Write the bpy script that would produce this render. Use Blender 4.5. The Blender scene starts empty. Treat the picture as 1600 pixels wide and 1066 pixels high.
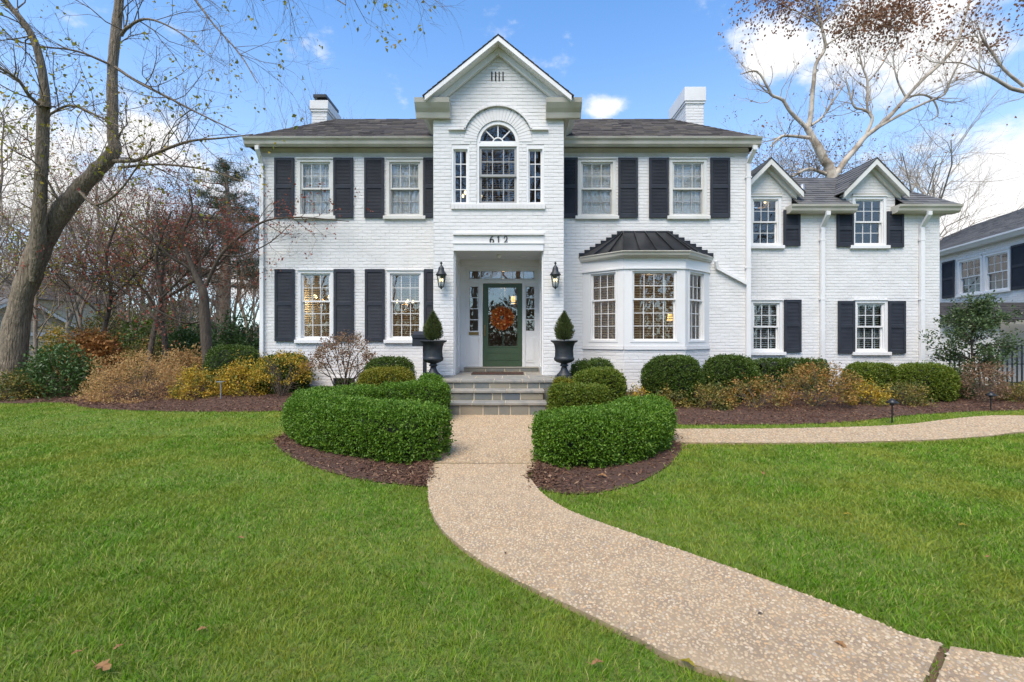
import bpy, bmesh, math, random
import numpy as np
from mathutils import Vector, Matrix

R = math.radians
scene = bpy.context.scene
COL = scene.collection
rnd = random.Random(7)
NR = np.random.default_rng(11)

# ------------------------------------------------------------------ camera
EYE = 1.45            # eye height over the path
FPX = 711.11          # focal length, photo pixels
HZ = 525.0            # horizon row of the photo
cd = bpy.data.cameras.new('camera'); cam = bpy.data.objects.new('camera', cd); COL.objects.link(cam)
cam.location = (0, 0, EYE); cam.rotation_euler = (R(90), 0, 0)
cd.sensor_width = 36; cd.lens = 16.0; cd.shift_y = -8 / 1600
cd.clip_start = 0.05; cd.clip_end = 2000
scene.camera = cam

# ------------------------------------------------------------------ sky, sun, exposure
SUN_EL, SUN_AZ = 56.0, 205.0       # degrees; azimuth clockwise from +Y (205 = behind the camera, a little left)
w = bpy.data.worlds.new('World'); scene.world = w; w.use_nodes = True
nt = w.node_tree; nt.nodes.clear()
def N(t, **k):
    n = nt.nodes.new(t)
    for a, b in k.items(): setattr(n, a, b)
    return n
out = N('ShaderNodeOutputWorld'); bg = N('ShaderNodeBackground'); bg.inputs[1].default_value = 0.14
sky = N('ShaderNodeTexSky', sky_type='NISHITA', sun_disc=False)
sky.sun_elevation = R(SUN_EL); sky.sun_rotation = R(SUN_AZ)
sky.altitude = 200; sky.air_density = 1.0; sky.dust_density = 0.6; sky.ozone_density = 3.0
tc = N('ShaderNodeTexCoord')
sep = N('ShaderNodeSeparateXYZ'); nt.links.new(tc.outputs['Generated'], sep.inputs[0])
def math_n(op, a, b=None, c=None, clamp=False):
    n = N('ShaderNodeMath', operation=op); n.use_clamp = clamp
    for i, v in enumerate((a, b, c)):
        if v is None: continue
        if isinstance(v, (int, float)): n.inputs[i].default_value = v
        else: nt.links.new(v, n.inputs[i])
    return n.outputs[0]
def noise_n(vec, scale, detail, rough):
    n = N('ShaderNodeTexNoise'); n.inputs['Scale'].default_value = scale
    n.inputs['Detail'].default_value = detail; n.inputs['Roughness'].default_value = rough
    nt.links.new(vec, n.inputs['Vector']); return n.outputs['Fac']
# puffy cumulus: direction based noise over the whole sky, plus the cloud banks that stand over the house
mp = N('ShaderNodeMapping'); mp.inputs['Scale'].default_value = (1.0, 1.0, 1.7)
nt.links.new(tc.outputs['Generated'], mp.inputs[0])
cn = noise_n(mp.outputs[0], 5.5, 9.0, 0.58)
fine = noise_n(mp.outputs[0], 3.2, 4.0, 0.5)
def bank(px, py, rx, rz):
    d = Vector(((px - 800) / FPX, 1, (HZ - py) / FPX)).normalized()
    m = N('ShaderNodeMapping'); m.inputs['Location'].default_value = (-d.x / rx, -d.y / rx, -d.z / rz)
    m.inputs['Scale'].default_value = (1 / rx, 1 / rx, 1 / rz)
    nt.links.new(tc.outputs['Generated'], m.inputs[0])
    l = N('ShaderNodeVectorMath', operation='LENGTH'); nt.links.new(m.outputs[0], l.inputs[0])
    return math_n('SUBTRACT', 1.0, l.outputs['Value'], clamp=True)
banks = [(250, 235, .20, .09), (120, 330, .36, .15), (330, 300, .22, .12), (1210, 90, .10, .085), (1370, 60, .20, .10),
         (1480, 100, .16, .07), (1580, 270, .22, .12), (1520, 340, .3, .08), (955, 162, .085, .038), (220, 195, .06, .03),
         (600, 430, .6, .10), (1000, 430, .6, .10)]
acc = None
for b in banks:
    v = bank(*b)
    acc = v if acc is None else math_n('MAXIMUM', acc, v)
puff = noise_n(mp.outputs[0], 13.0, 8.0, 0.6)
cov = math_n('ADD', math_n('MULTIPLY', acc, 0.56), math_n('ADD', math_n('MULTIPLY', cn, 1.35), -0.175))
cov = math_n('ADD', cov, math_n('MULTIPLY', math_n('SUBTRACT', puff, 0.5), 0.55))
cov = math_n('ADD', cov, math_n('MULTIPLY', math_n('SUBTRACT', fine, 0.5), 0.18))
cmask = N('ShaderNodeMapRange'); cmask.interpolation_type = 'SMOOTHSTEP'
nt.links.new(cov, cmask.inputs['Value']); cmask.inputs['From Min'].default_value = 0.62; cmask.inputs['From Max'].default_value = 0.94
shade = N('ShaderNodeValToRGB'); nt.links.new(cn, shade.inputs[0])
shade.color_ramp.elements[0].position = .3; shade.color_ramp.elements[0].color = (6.2, 6.3, 6.6, 1)
shade.color_ramp.elements[1].position = .7; shade.color_ramp.elements[1].color = (7.4, 7.35, 7.3, 1)
# thin high haze, denser towards the horizon
hz = N('ShaderNodeMapRange'); hz.interpolation_type = 'SMOOTHSTEP'; nt.links.new(sep.outputs['Z'], hz.inputs['Value'])
hz.inputs['From Min'].default_value = 0.0; hz.inputs['From Max'].default_value = 0.62
hz.inputs['To Min'].default_value = 0.56; hz.inputs['To Max'].default_value = 0.0
gain = N('ShaderNodeMixRGB', blend_type='MULTIPLY'); gain.inputs[0].default_value = 1
nt.links.new(sky.outputs[0], gain.inputs[1]); gain.inputs[2].default_value = (1.28, 1.75, 2.02, 1)
mixh = N('ShaderNodeMixRGB'); nt.links.new(hz.outputs[0], mixh.inputs[0]); nt.links.new(gain.outputs[0], mixh.inputs[1]); mixh.inputs[2].default_value = (5.7, 6.0, 6.4, 1)
mix = N('ShaderNodeMixRGB'); nt.links.new(cmask.outputs[0], mix.inputs[0]); nt.links.new(mixh.outputs[0], mix.inputs[1]); nt.links.new(shade.outputs[0], mix.inputs[2])
nt.links.new(mix.outputs[0], bg.inputs[0]); nt.links.new(bg.outputs[0], out.inputs[0])

sd = bpy.data.lights.new('sun', 'SUN'); sun = bpy.data.objects.new('sun', sd); COL.objects.link(sun)
sd.energy = 4.0; sd.angle = R(40); sd.color = (1.0, .88, .72)
sv = Vector((math.sin(R(SUN_AZ)) * math.cos(R(SUN_EL)), math.cos(R(SUN_AZ)) * math.cos(R(SUN_EL)), math.sin(R(SUN_EL))))
sun.rotation_euler = sv.to_track_quat('Z', 'Y').to_euler(); sun.location = sv * 50
scene.view_settings.view_transform = 'Standard'; scene.view_settings.look = 'None'
scene.view_settings.exposure = 0.24; scene.view_settings.gamma = 1
scene.cycles.max_bounces = 8; scene.cycles.transparent_max_bounces = 16
scene.cycles.diffuse_bounces = 3; scene.cycles.glossy_bounces = 3

# ------------------------------------------------------------------ helpers
def P(px, py, D): return Vector(((px - 800) * D / FPX, D, EYE + (HZ - py) * D / FPX))
def G(px, py, z=0.0):
    D = (EYE - z) * FPX / (py - HZ); return Vector(((px - 800) * D / FPX, D, z))

MATS = {}
def mat(name, col, rough=.6, island=None, objrand=False, var=None, bump=None, metal=0., trans=0., emis=None, spec=.5, stretch=(1, 1, 1), coord='Object'):
    """col base colour; island: colours picked per separate piece; var: (scale, colour2, low, high) blotches; bump: (scale, strength, distance)"""
    m = bpy.data.materials.new(name); m.use_nodes = True; t = m.node_tree; b = t.nodes['Principled BSDF']
    b.inputs['Roughness'].default_value = rough; b.inputs['Metallic'].default_value = metal
    b.inputs['Specular IOR Level'].default_value = spec
    b.inputs['Base Color'].default_value = (*col, 1)
    src = None
    tcn = t.nodes.new('ShaderNodeTexCoord'); mpn = t.nodes.new('ShaderNodeMapping'); mpn.inputs['Scale'].default_value = stretch
    t.links.new(tcn.outputs[coord], mpn.inputs[0])
    if island:
        g = t.nodes.new('ShaderNodeNewGeometry'); r = t.nodes.new('ShaderNodeValToRGB'); t.links.new(t.nodes.new('ShaderNodeObjectInfo').outputs['Random'] if objrand else g.outputs['Random Per Island'], r.inputs[0])
        e = r.color_ramp.elements
        while len(e) < len(island): e.new(.5)
        for i, c in enumerate(island): e[i].position = i / (len(island) - 1); e[i].color = (*c, 1)
        src = r.outputs[0]
    if var:
        sc, c2, lo, hi = var
        n = t.nodes.new('ShaderNodeTexNoise'); n.inputs['Scale'].default_value = sc; n.inputs['Detail'].default_value = 6
        t.links.new(mpn.outputs[0], n.inputs['Vector'])
        mr = t.nodes.new('ShaderNodeMapRange'); mr.inputs['From Min'].default_value = lo; mr.inputs['From Max'].default_value = hi
        t.links.new(n.outputs['Fac'], mr.inputs['Value'])
        mx = t.nodes.new('ShaderNodeMixRGB'); t.links.new(mr.outputs[0], mx.inputs[0])
        if src: t.links.new(src, mx.inputs[1])
        else: mx.inputs[1].default_value = (*col, 1)
        mx.inputs[2].default_value = (*c2, 1); src = mx.outputs[0]
    if src: t.links.new(src, b.inputs['Base Color'])
    if bump:
        n = t.nodes.new('ShaderNodeTexNoise'); n.inputs['Scale'].default_value = bump[0]; n.inputs['Detail'].default_value = 6
        t.links.new(mpn.outputs[0], n.inputs['Vector'])
        bn = t.nodes.new('ShaderNodeBump'); bn.inputs['Strength'].default_value = bump[1]; bn.inputs['Distance'].default_value = bump[2]
        t.links.new(n.outputs['Fac'], bn.inputs['Height']); t.links.new(bn.outputs[0], b.inputs['Normal'])
    if emis:
        b.inputs['Emission Color'].default_value = (*emis[0], 1); b.inputs['Emission Strength'].default_value = emis[1]
    if trans:
        tr = t.nodes.new('ShaderNodeBsdfTranslucent'); ms = t.nodes.new('ShaderNodeMixShader'); ms.inputs[0].default_value = trans
        if src: t.links.new(src, tr.inputs[0])
        else: tr.inputs[0].default_value = (*col, 1)
        o = t.nodes['Material Output']; t.links.new(b.outputs[0], ms.inputs[1]); t.links.new(tr.outputs[0], ms.inputs[2]); t.links.new(ms.outputs[0], o.inputs[0])
    MATS[name] = m; return m
def glass_mat(name, refl, tint=(.92, .95, .95)):
    m = bpy.data.materials.new(name); m.use_nodes = True; t = m.node_tree; t.nodes.remove(t.nodes['Principled BSDF'])
    g = t.nodes.new('ShaderNodeBsdfGlossy'); g.inputs['Roughness'].default_value = .01; g.inputs[0].default_value = (1, 1, 1, 1)
    tr = t.nodes.new('ShaderNodeBsdfTransparent'); tr.inputs[0].default_value = (*tint, 1)
    f = t.nodes.new('ShaderNodeLayerWeight'); f.inputs[0].default_value = .18
    mr = t.nodes.new('ShaderNodeMapRange'); mr.inputs['To Min'].default_value = refl; mr.inputs['To Max'].default_value = 1
    t.links.new(f.outputs['Fresnel'], mr.inputs['Value'])
    # slightly wavy old glass
    n = t.nodes.new('ShaderNodeTexNoise'); n.inputs['Scale'].default_value = 2.3
    tc_ = t.nodes.new('ShaderNodeTexCoord'); t.links.new(tc_.outputs['Object'], n.inputs['Vector'])
    bn = t.nodes.new('ShaderNodeBump'); bn.inputs['Strength'].default_value = .12; bn.inputs['Distance'].default_value = .01
    t.links.new(n.outputs['Fac'], bn.inputs['Height']); t.links.new(bn.outputs[0], g.inputs['Normal'])
    ms = t.nodes.new('ShaderNodeMixShader'); t.links.new(mr.outputs[0], ms.inputs[0]); t.links.new(tr.outputs[0], ms.inputs[1]); t.links.new(g.outputs[0], ms.inputs[2])
    t.links.new(ms.outputs[0], t.nodes['Material Output'].inputs[0]); MATS[name] = m; return m

def tag(o, label=None, cat=None, group=None, kind=None):
    if label: o['label'] = label
    if cat: o['category'] = cat
    if group: o['group'] = group
    if kind: o['kind'] = kind
    return o
def link(name, me, parent=None, m=None):
    o = bpy.data.objects.new(name, me); COL.objects.link(o)
    if m is not None and not me.materials: me.materials.append(MATS[m] if isinstance(m, str) else m)
    if parent is not None:
        o.parent = parent
        root = parent
        while root.parent: root = root.parent
        if parent.parent is None and not parent.get('local'): o.matrix_parent_inverse = Matrix.Translation(-parent.location)
    return o
def empty(name, loc, label=None, cat=None, group=None, local=False):
    """a thing: an Empty at its base. local=True: its parts are modelled around the origin (for things that are copied)"""
    o = bpy.data.objects.new(name, None); COL.objects.link(o); o.location = loc; o.empty_display_size = .2
    if local: o['local'] = 1
    tag(o, label, cat, group); return o
def copy_tree(o, parent=None):
    c = o.copy(); COL.objects.link(c); c.parent = parent
    for ch in o.children: copy_tree(ch, c)
    return c

class MB:
    """collects boxes, bars, tubes, lathes; build() links them as ONE mesh object"""
    def __init__(s, T=None): s.v = []; s.f = []; s.T = T
    def add(s, vs, fs):
        k = len(s.v); s.v.extend(Vector(v) for v in vs); s.f.extend(tuple(i + k for i in f) for f in fs); return s
    def box(s, x0, x1, y0, y1, z0, z1):
        return s.add([(x0, y0, z0), (x1, y0, z0), (x1, y1, z0), (x0, y1, z0), (x0, y0, z1), (x1, y0, z1), (x1, y1, z1), (x0, y1, z1)],
              [(0, 3, 2, 1), (4, 5, 6, 7), (0, 1, 5, 4), (1, 2, 6, 5), (2, 3, 7, 6), (3, 0, 4, 7)])
    def prism(s, poly, axis, a, b):
        """extrude a 2-D polygon (x,z)|(y,z)|(x,y) along axis 'y'|'x'|'z' from a to b"""
        n = len(poly)
        def q(p, t): return (p[0], t, p[1]) if axis == 'y' else (t, p[0], p[1]) if axis == 'x' else (p[0], p[1], t)
        vs = [q(p, a) for p in poly] + [q(p, b) for p in poly]
        fs = [tuple(range(n)), tuple(range(2 * n - 1, n - 1, -1))] + [(i, i + n, (i + 1) % n + n, (i + 1) % n) for i in range(n)]
        return s.add(vs, fs)
    def tube(s, pts, rad, k=8, cap=True):
        pts = [Vector(p) for p in pts]; n = len(pts)
        if not hasattr(rad, '__len__'): rad = [rad] * n
        k0 = len(s.v); fs = []
        ref = Vector((.31, .17, .93))
        if abs((pts[-1] - pts[0]).normalized().dot(ref.normalized())) > .9: ref = Vector((1, .2, 0))
        for i, p in enumerate(pts):
            t = (pts[min(i + 1, n - 1)] - pts[max(i - 1, 0)]).normalized(); u = t.cross(ref).normalized(); v = t.cross(u)
            for j in range(k):
                a = 2 * math.pi * j / k; s.v.append(p + (u * math.cos(a) + v * math.sin(a)) * rad[i])
        for i in range(n - 1):
            for j in range(k):
                fs.append((k0 + i * k + j, k0 + i * k + (j + 1) % k, k0 + (i + 1) * k + (j + 1) % k, k0 + (i + 1) * k + j))
        if cap: fs += [tuple(k0 + j for j in range(k))[::-1], tuple(k0 + (n - 1) * k + j for j in range(k))]
        s.f += fs; return s
    def bar(s, pts, wd, ht, up=(0, 0, 1)):
        """rectangular section swept along pts"""
        pts = [Vector(p) for p in pts]; n = len(pts); k0 = len(s.v); up = Vector(up)
        for i, p in enumerate(pts):
            t = (pts[min(i + 1, n - 1)] - pts[max(i - 1, 0)]).normalized(); u = t.cross(up).normalized(); v = u.cross(t)
            for a, b in ((-1, -1), (1, -1), (1, 1), (-1, 1)): s.v.append(p + u * a * wd / 2 + v * b * ht / 2)
        for i in range(n - 1):
            for j in range(4): s.f.append((k0 + i * 4 + j, k0 + i * 4 + (j + 1) % 4, k0 + i * 4 + 4 + (j + 1) % 4, k0 + i * 4 + 4 + j))
        s.f += [(k0 + 3, k0 + 2, k0 + 1, k0), tuple(k0 + (n - 1) * 4 + j for j in range(4))]; return s
    def lathe(s, prof, c, k=24, flute=None):
        k0 = len(s.v); n = len(prof)
        for i, (r, z) in enumerate(prof):
            for j in range(k):
                a = 2 * math.pi * j / k; rr = r * (flute(i, j) if flute else 1)
                s.v.append(Vector((c[0] + rr * math.cos(a), c[1] + rr * math.sin(a), c[2] + z)))
        for i in range(n - 1):
            for j in range(k): s.f.append((k0 + i * k + j, k0 + i * k + (j + 1) % k, k0 + (i + 1) * k + (j + 1) % k, k0 + (i + 1) * k + j))
        s.f += [tuple(k0 + j for j in range(k))[::-1], tuple(k0 + (n - 1) * k + j for j in range(k))]; return s
    def mesh(s, name):
        me = bpy.data.meshes.new(name); vs = [s.T @ v for v in s.v] if s.T else s.v
        me.from_pydata(vs, [], s.f); me.update(); return me
    def build(s, name, m, parent=None, smooth=False, bevel=0):
        me = s.mesh(name)
        if bevel:
            bm = bmesh.new(); bm.from_mesh(me); bmesh.ops.bevel(bm, geom=bm.edges[:], offset=bevel, segments=1, affect='EDGES'); bm.to_mesh(me); bm.free()
        if smooth: me.polygons.foreach_set('use_smooth', [True] * len(me.polygons))
        return link(name, me, parent, m)

def mesh_np(name, V, loops, sizes, smooth=False):
    me = bpy.data.meshes.new(name); V = np.asarray(V, np.float32)
    me.vertices.add(len(V)); me.vertices.foreach_set('co', V.ravel())
    sizes = np.asarray(sizes, np.int32); loops = np.asarray(loops, np.int32).ravel()
    me.loops.add(len(loops)); me.loops.foreach_set('vertex_index', loops)
    me.polygons.add(len(sizes)); starts = np.concatenate([[0], np.cumsum(sizes)[:-1]]).astype(np.int32)
    me.polygons.foreach_set('loop_start', starts); me.polygons.foreach_set('loop_total', sizes)
    if smooth: me.polygons.foreach_set('use_smooth', np.ones(len(sizes), bool))
    me.update(calc_edges=True); return me
def unit(a): return a / np.maximum(np.linalg.norm(a, axis=1, keepdims=True), 1e-9)
def leaf_mesh(name, C, A, L, W, rng, fold=.25):
    """folded rhombus leaves: base C, axis A (unit), length L, width W (arrays or numbers)"""
    n = len(C); S = unit(np.cross(A, rng.normal(size=(n, 3)))); U = np.cross(A, S)
    L = np.broadcast_to(np.asarray(L, float), (n,))[:, None]; W = np.broadcast_to(np.asarray(W, float), (n,))[:, None]
    mid = C + A * L * .5
    V = np.stack([C, mid + S * W * .5 + U * W * fold, C + A * L, mid - S * W * .5 + U * W * fold], 1).reshape(-1, 3)
    b = np.arange(n)[:, None] * 4
    F = np.concatenate([b, b + 1, b + 2, b, b + 2, b + 3], 1)
    return mesh_np(name, V, F, np.full(2 * n, 3))
def tubes_mesh(name, lines, sides=None):
    """lines: list of (pts (n,3) array, radii (n,))"""
    Vs, Ls, k0 = [], [], 0
    for pts, rad in lines:
        pts = np.asarray(pts, float); rad = np.asarray(rad, float); n = len(pts)
        k = sides or (16 if rad[0] > .12 else 7 if rad[0] > .04 else 4 if rad[0] > .012 else 3)
        t = np.gradient(pts, axis=0)
        if n > 5 and rad[0] > .05: t = np.array([t[max(0, q - 1):q + 2].mean(0) for q in range(n)])
        t = unit(t); refs = np.array([[1, .07, .1], [.09, 1, .06], [.05, .11, 1]]); ref = refs[np.argmin(np.abs(t @ refs.T).max(0))]
        u = unit(np.cross(t, ref)); v = np.cross(t, u)
        a = np.arange(k) * 2 * np.pi / k
        ring = pts[:, None, :] + rad[:, None, None] * (u[:, None, :] * np.cos(a)[None, :, None] + v[:, None, :] * np.sin(a)[None, :, None])
        if rad[0] > .12: ring = ring + (ring - pts[:, None, :]) * (.09 * wob(ring.reshape(-1, 3), 4.5) + .05 * wob(ring.reshape(-1, 3), 14)).reshape(n, k, 1)
        Vs.append(ring.reshape(-1, 3))
        i = np.arange(n - 1)[:, None]; j = np.arange(k)[None, :]; j2 = (j + 1) % k
        q = np.stack([k0 + i * k + j, k0 + i * k + j2, k0 + (i + 1) * k + j2, k0 + (i + 1) * k + j], -1).reshape(-1, 4)
        Ls.append(q); k0 += n * k
    V = np.concatenate(Vs); L = np.concatenate(Ls)
    return mesh_np(name, V, L, np.full(len(L), 4), smooth=True)
def in_poly(x, y, poly):
    ins = np.zeros(len(x), bool); n = len(poly)
    for i in range(n):
        x0, y0 = poly[i][:2]; x1, y1 = poly[(i + 1) % n][:2]
        c = ((y0 > y) != (y1 > y)); ins ^= c & (x < (x1 - x0) * (y - y0) / ((y1 - y0) or 1e-9) + x0)
    return ins
def spline(pts, n=8):
    """Catmull-Rom through 2-D/3-D points"""
    p = [np.array(q, float) for q in pts]; p = [2 * p[0] - p[1]] + p + [2 * p[-1] - p[-2]]; o = []
    for i in range(1, len(p) - 2):
        for k in range(n):
            t = k / n; a, b, c, d = p[i - 1], p[i], p[i + 1], p[i + 2]
            o.append(.5 * (2 * b + (c - a) * t + (2 * a - 5 * b + 4 * c - d) * t * t + (3 * b - a - 3 * c + d) * t ** 3))
    o.append(p[-2]); return np.array(o)
_wd = NR.normal(size=(14, 3)); _wp = NR.uniform(0, 6.28, 14)
def wob(X, freq):
    """cheap smooth noise, about -1..1"""
    s = 0
    for i in range(14): s = s + np.sin(X @ (_wd[i] * freq) + _wp[i])
    return s / 4.2

# ------------------------------------------------------------------ materials
mat('white_brick', (.735, .72, .70), .55, var=(2.2, (.66, .64, .615), .45, .78), bump=(90, .25, .004))
mat('mortar', (.66, .645, .62), .8, var=(3, (.56, .54, .51), .4, .8), bump=(60, .3, .004))
mat('white_trim', (.77, .76, .745), .4, var=(1.3, (.69, .675, .65), .45, .8))
mat('cream_trim', (.54, .51, .44), .5, var=(1.6, (.40, .37, .29), .42, .75))
mat('pale_trim', (.68, .665, .62), .45, var=(1.6, (.58, .56, .50), .42, .75))
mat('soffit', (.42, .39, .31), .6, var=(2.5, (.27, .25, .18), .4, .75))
mat('shutter', (.032, .036, .046), .6, spec=.15, var=(3, (.042, .047, .058), .4, .7))
mat('storm_frame', (.34, .34, .33), .45)
mat('shingle', (.07, .065, .062), .9, spec=.2, island=[(.050, .044, .041), (.105, .092, .080), (.075, .066, .064), (.14, .12, .098), (.060, .054, .054)], bump=(60, .5, .006))
mat('shingle_grey', (.11, .108, .105), .85, island=[(.075, .075, .078), (.125, .12, .115), (.10, .098, .096), (.14, .135, .128)], bump=(60, .5, .006))
mat('black_metal', (.018, .019, .021), .38, metal=.3, var=(4, (.03, .03, .032), .4, .7))
mat('iron', (.022, .026, .030), .5, metal=.2, var=(9, (.04, .046, .05), .45, .7), bump=(40, .2, .003))
mat('galvanized', (.42, .44, .47), .4, metal=.7)
mat('door_green', (.050, .085, .042), .4, var=(2, (.062, .10, .052), .4, .7))
mat('brass', (.30, .20, .08), .35, metal=.9)
mat('bluestone', (.16, .165, .165), .7, objrand=True, island=[(.085, .11, .115), (.21, .19, .15), (.12, .14, .14), (.28, .235, .165), (.16, .165, .145), (.10, .115, .125)], var=(5, (.24, .22, .17), .5, .8), bump=(18, .5, .012))
mat('stone_tread', (.26, .25, .22), .7, objrand=True, island=[(.22, .22, .205), (.32, .285, .23), (.26, .25, .22)], var=(6, (.17, .17, .16), .45, .75), bump=(25, .4, .008))
mat('grout', (.52, .44, .31), .9, bump=(50, .4, .005))
mat('doormat', (.075, .032, .018), .95, var=(30, (.03, .015, .01), .4, .6), bump=(150, .6, .006))
mat('pebble', (.4, .33, .25), .55, island=[(.59, .44, .26), (.40, .25, .13), (.60, .47, .30), (.28, .225, .17), (.55, .34, .165), (.57, .44, .29), (.47, .325, .18), (.64, .52, .36), (.25, .17, .11), (.57, .41, .23), (.38, .32, .25)], var=(1.6, (.46, .35, .225), .50, .85))
mat('concrete', (.41, .295, .175), .9, var=(6, (.28, .205, .13), .4, .75), bump=(140, .6, .006))
mat('joint_wood', (.14, .085, .045), .9, bump=(60, .4, .004))
mat('mulch', (.085, .042, .027), .95, var=(9, (.10, .055, .036), .4, .75), bump=(45, 1, .03))
mat('mulch_chip', (.08, .04, .025), .95, island=[(.075, .034, .020), (.145, .066, .036), (.10, .046, .026), (.21, .11, .062), (.08, .038, .022), (.33, .21, .125)])
mat('soil_grass', (.11, .185, .018), .95, var=(14, (.19, .19, .045), .42, .75), bump=(60, 1, .02))
mat('ground_litter', (.075, .062, .032), .95, var=(.9, (.05, .075, .02), .4, .65), bump=(10, 1, .03))
mat('grass', (.08, .16, .02), .5, island=[(.08, .185, .006), (.16, .33, .010), (.11, .25, .008), (.235, .37, .020), (.145, .295, .008), (.065, .165, .007), (.46, .44, .12), (.16, .315, .010)], var=(1.25, (.29, .325, .035), .42, .68), trans=.30, spec=.3)
mat('boxwood', (.05, .11, .02), .45, island=[(.05, .115, .011), (.12, .235, .017), (.076, .165, .013), (.185, .315, .026), (.09, .20, .014), (.19, .29, .04)], trans=.22, spec=.35)
mat('boxwood_dark', (.03, .07, .02), .45, island=[(.045, .080, .011), (.078, .130, .016), (.058, .105, .013), (.12, .17, .022)], trans=.2, spec=.35)
mat('boxwood_yellow', (.1, .13, .02), .45, island=[(.12, .145, .012), (.22, .21, .016), (.16, .18, .014), (.32, .25, .022), (.10, .145, .013)], trans=.22, spec=.35)
mat('boxwood_lime', (.1, .13, .02), .45, island=[(.085, .135, .012), (.14, .19, .016), (.105, .16, .014), (.20, .22, .022), (.075, .13, .012)], trans=.22, spec=.35)
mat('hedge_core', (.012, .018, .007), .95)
mat('azalea_orange', (.2, .1, .02), .6, island=[(.42, .19, .035), (.22, .16, .030), (.50, .27, .065), (.13, .13, .028), (.36, .13, .028), (.55, .34, .10)], var=(4.5, (.16, .15, .03), .50, .62), trans=.25)
mat('azalea_yellow', (.3, .2, .02), .6, island=[(.66, .42, .025), (.36, .27, .024), (.58, .28, .022), (.20, .19, .024), (.72, .50, .045), (.50, .30, .028)], var=(4.5, (.10, .15, .02), .50, .62), trans=.25)
mat('azalea_mixed', (.1, .1, .03), .6, island=[(.34, .25, .045), (.13, .15, .03), (.46, .31, .055), (.10, .12, .026), (.28, .15, .04), (.19, .20, .035)], var=(4.5, (.085, .12, .025), .48, .62), trans=.25)
mat('tan_leaf', (.3, .18, .08), .7, island=[(.60, .36, .14), (.46, .25, .09), (.66, .43, .19), (.36, .25, .095), (.58, .28, .095), (.42, .34, .095)], trans=.25)
mat('rhododendron', (.03, .07, .02), .4, island=[(.04, .085, .016), (.065, .13, .024), (.05, .105, .02), (.10, .17, .036)], trans=.15, spec=.5)
mat('pink_brown_leaf', (.16, .09, .06), .7, island=[(.27, .15, .085), (.18, .12, .06), (.36, .22, .13), (.20, .09, .06), (.23, .19, .08)], trans=.25)
mat('hydrangea_dry', (.2, .08, .02), .8, island=[(.38, .17, .04), (.28, .11, .028), (.46, .23, .06), (.21, .09, .028)], trans=.2)
mat('maple_leaf', (.4, .3, .03), .6, island=[(.38, .30, .022), (.26, .27, .03), (.46, .33, .03), (.20, .22, .03), (.30, .18, .03)], trans=.4)
mat('red_leaf', (.2, .04, .03), .6, island=[(.34, .07, .045), (.23, .05, .035), (.42, .11, .06), (.24, .11, .055)], trans=.35)
mat('brown_leaf', (.2, .09, .04), .7, island=[(.30, .13, .06), (.20, .085, .04), (.38, .19, .09), (.25, .12, .06)], trans=.3)
mat('pine_needle', (.03, .06, .02), .6, island=[(.030, .055, .018), (.045, .075, .026), (.036, .062, .022), (.06, .085, .03)], trans=.15)
mat('holly_leaf', (.04, .08, .03), .4, island=[(.045, .085, .026), (.075, .12, .036), (.06, .10, .03), (.12, .16, .06)], trans=.15, spec=.5)
mat('conifer_small', (.06, .09, .02), .6, island=[(.055, .085, .018), (.085, .115, .024), (.07, .10, .02), (.12, .13, .04)], trans=.15)
mat('wreath_leaf', (.35, .08, .02), .6, island=[(.80, .22, .035), (.62, .09, .03), (.85, .38, .08), (.45, .06, .025), (.80, .28, .04), (.30, .20, .06)], trans=.2)
mat('gourd', (.75, .62, .48), .5, island=[(.62, .46, .34), (.62, .30, .10), (.58, .38, .27)])
mat('fallen', (.35, .17, .06), .8, island=[(.36, .17, .06), (.30, .15, .055), (.42, .24, .11)], trans=.15)
mat('bark', (.29, .225, .155), .95, var=(4, (.15, .115, .08), .4, .65), bump=(5, 1, .10), stretch=(6, 6, 1))
mat('bark_dark', (.11, .083, .062), .95, var=(6, (.065, .05, .038), .4, .7), bump=(14, 1, .02), stretch=(4, 4, 1))
mat('bark_grey', (.30, .235, .175), .95, var=(3, (.19, .15, .115), .4, .7), bump=(12, .8, .03), stretch=(4, 4, 1))
mat('bark_sycamore', (.50, .43, .34), .85, var=(2.2, (.26, .20, .14), .46, .6), bump=(6, .5, .03))
mat('stem', (.16, .12, .085), .9)
mat('blind_white', (.88, .87, .86), .5)
mat('blind_wood', (.46, .35, .22), .5)
mat('room', (.22, .16, .10), .9)
mat('room_dark', (.10, .085, .07), .9)
mat('ceiling_white', (.66, .67, .68), .6)
mat('siding_tan', (.58, .49, .36), .8, var=(2, (.50, .42, .30), .4, .7))
mat('lamp_glow', (.9, .6, .25), .6, emis=((1, .55, .16), 1.6))
mat('bulb_glow', (1, .85, .6), .5, emis=((1, .78, .42), 2.6))
mat('digit_black', (.015, .015, .016), .4)
mat('clay', (.36, .20, .12), .8, bump=(30, .4, .01))
mat('soil', (.03, .022, .015), .95, bump=(40, 1, .02))
mat('dark_void', (.02, .02, .02), .9)
glass_mat('glass', .09)
glass_mat('glass_storm', .11, (.86, .89, .90))
glass_mat('glass_lantern', .05)
glass_mat('glass_dim', .05, (.90, .91, .90))
mat('shingle_dark', (.05, .05, .052), .9, spec=.2, island=[(.035, .035, .038), (.06, .058, .058), (.05, .048, .049)])
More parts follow.
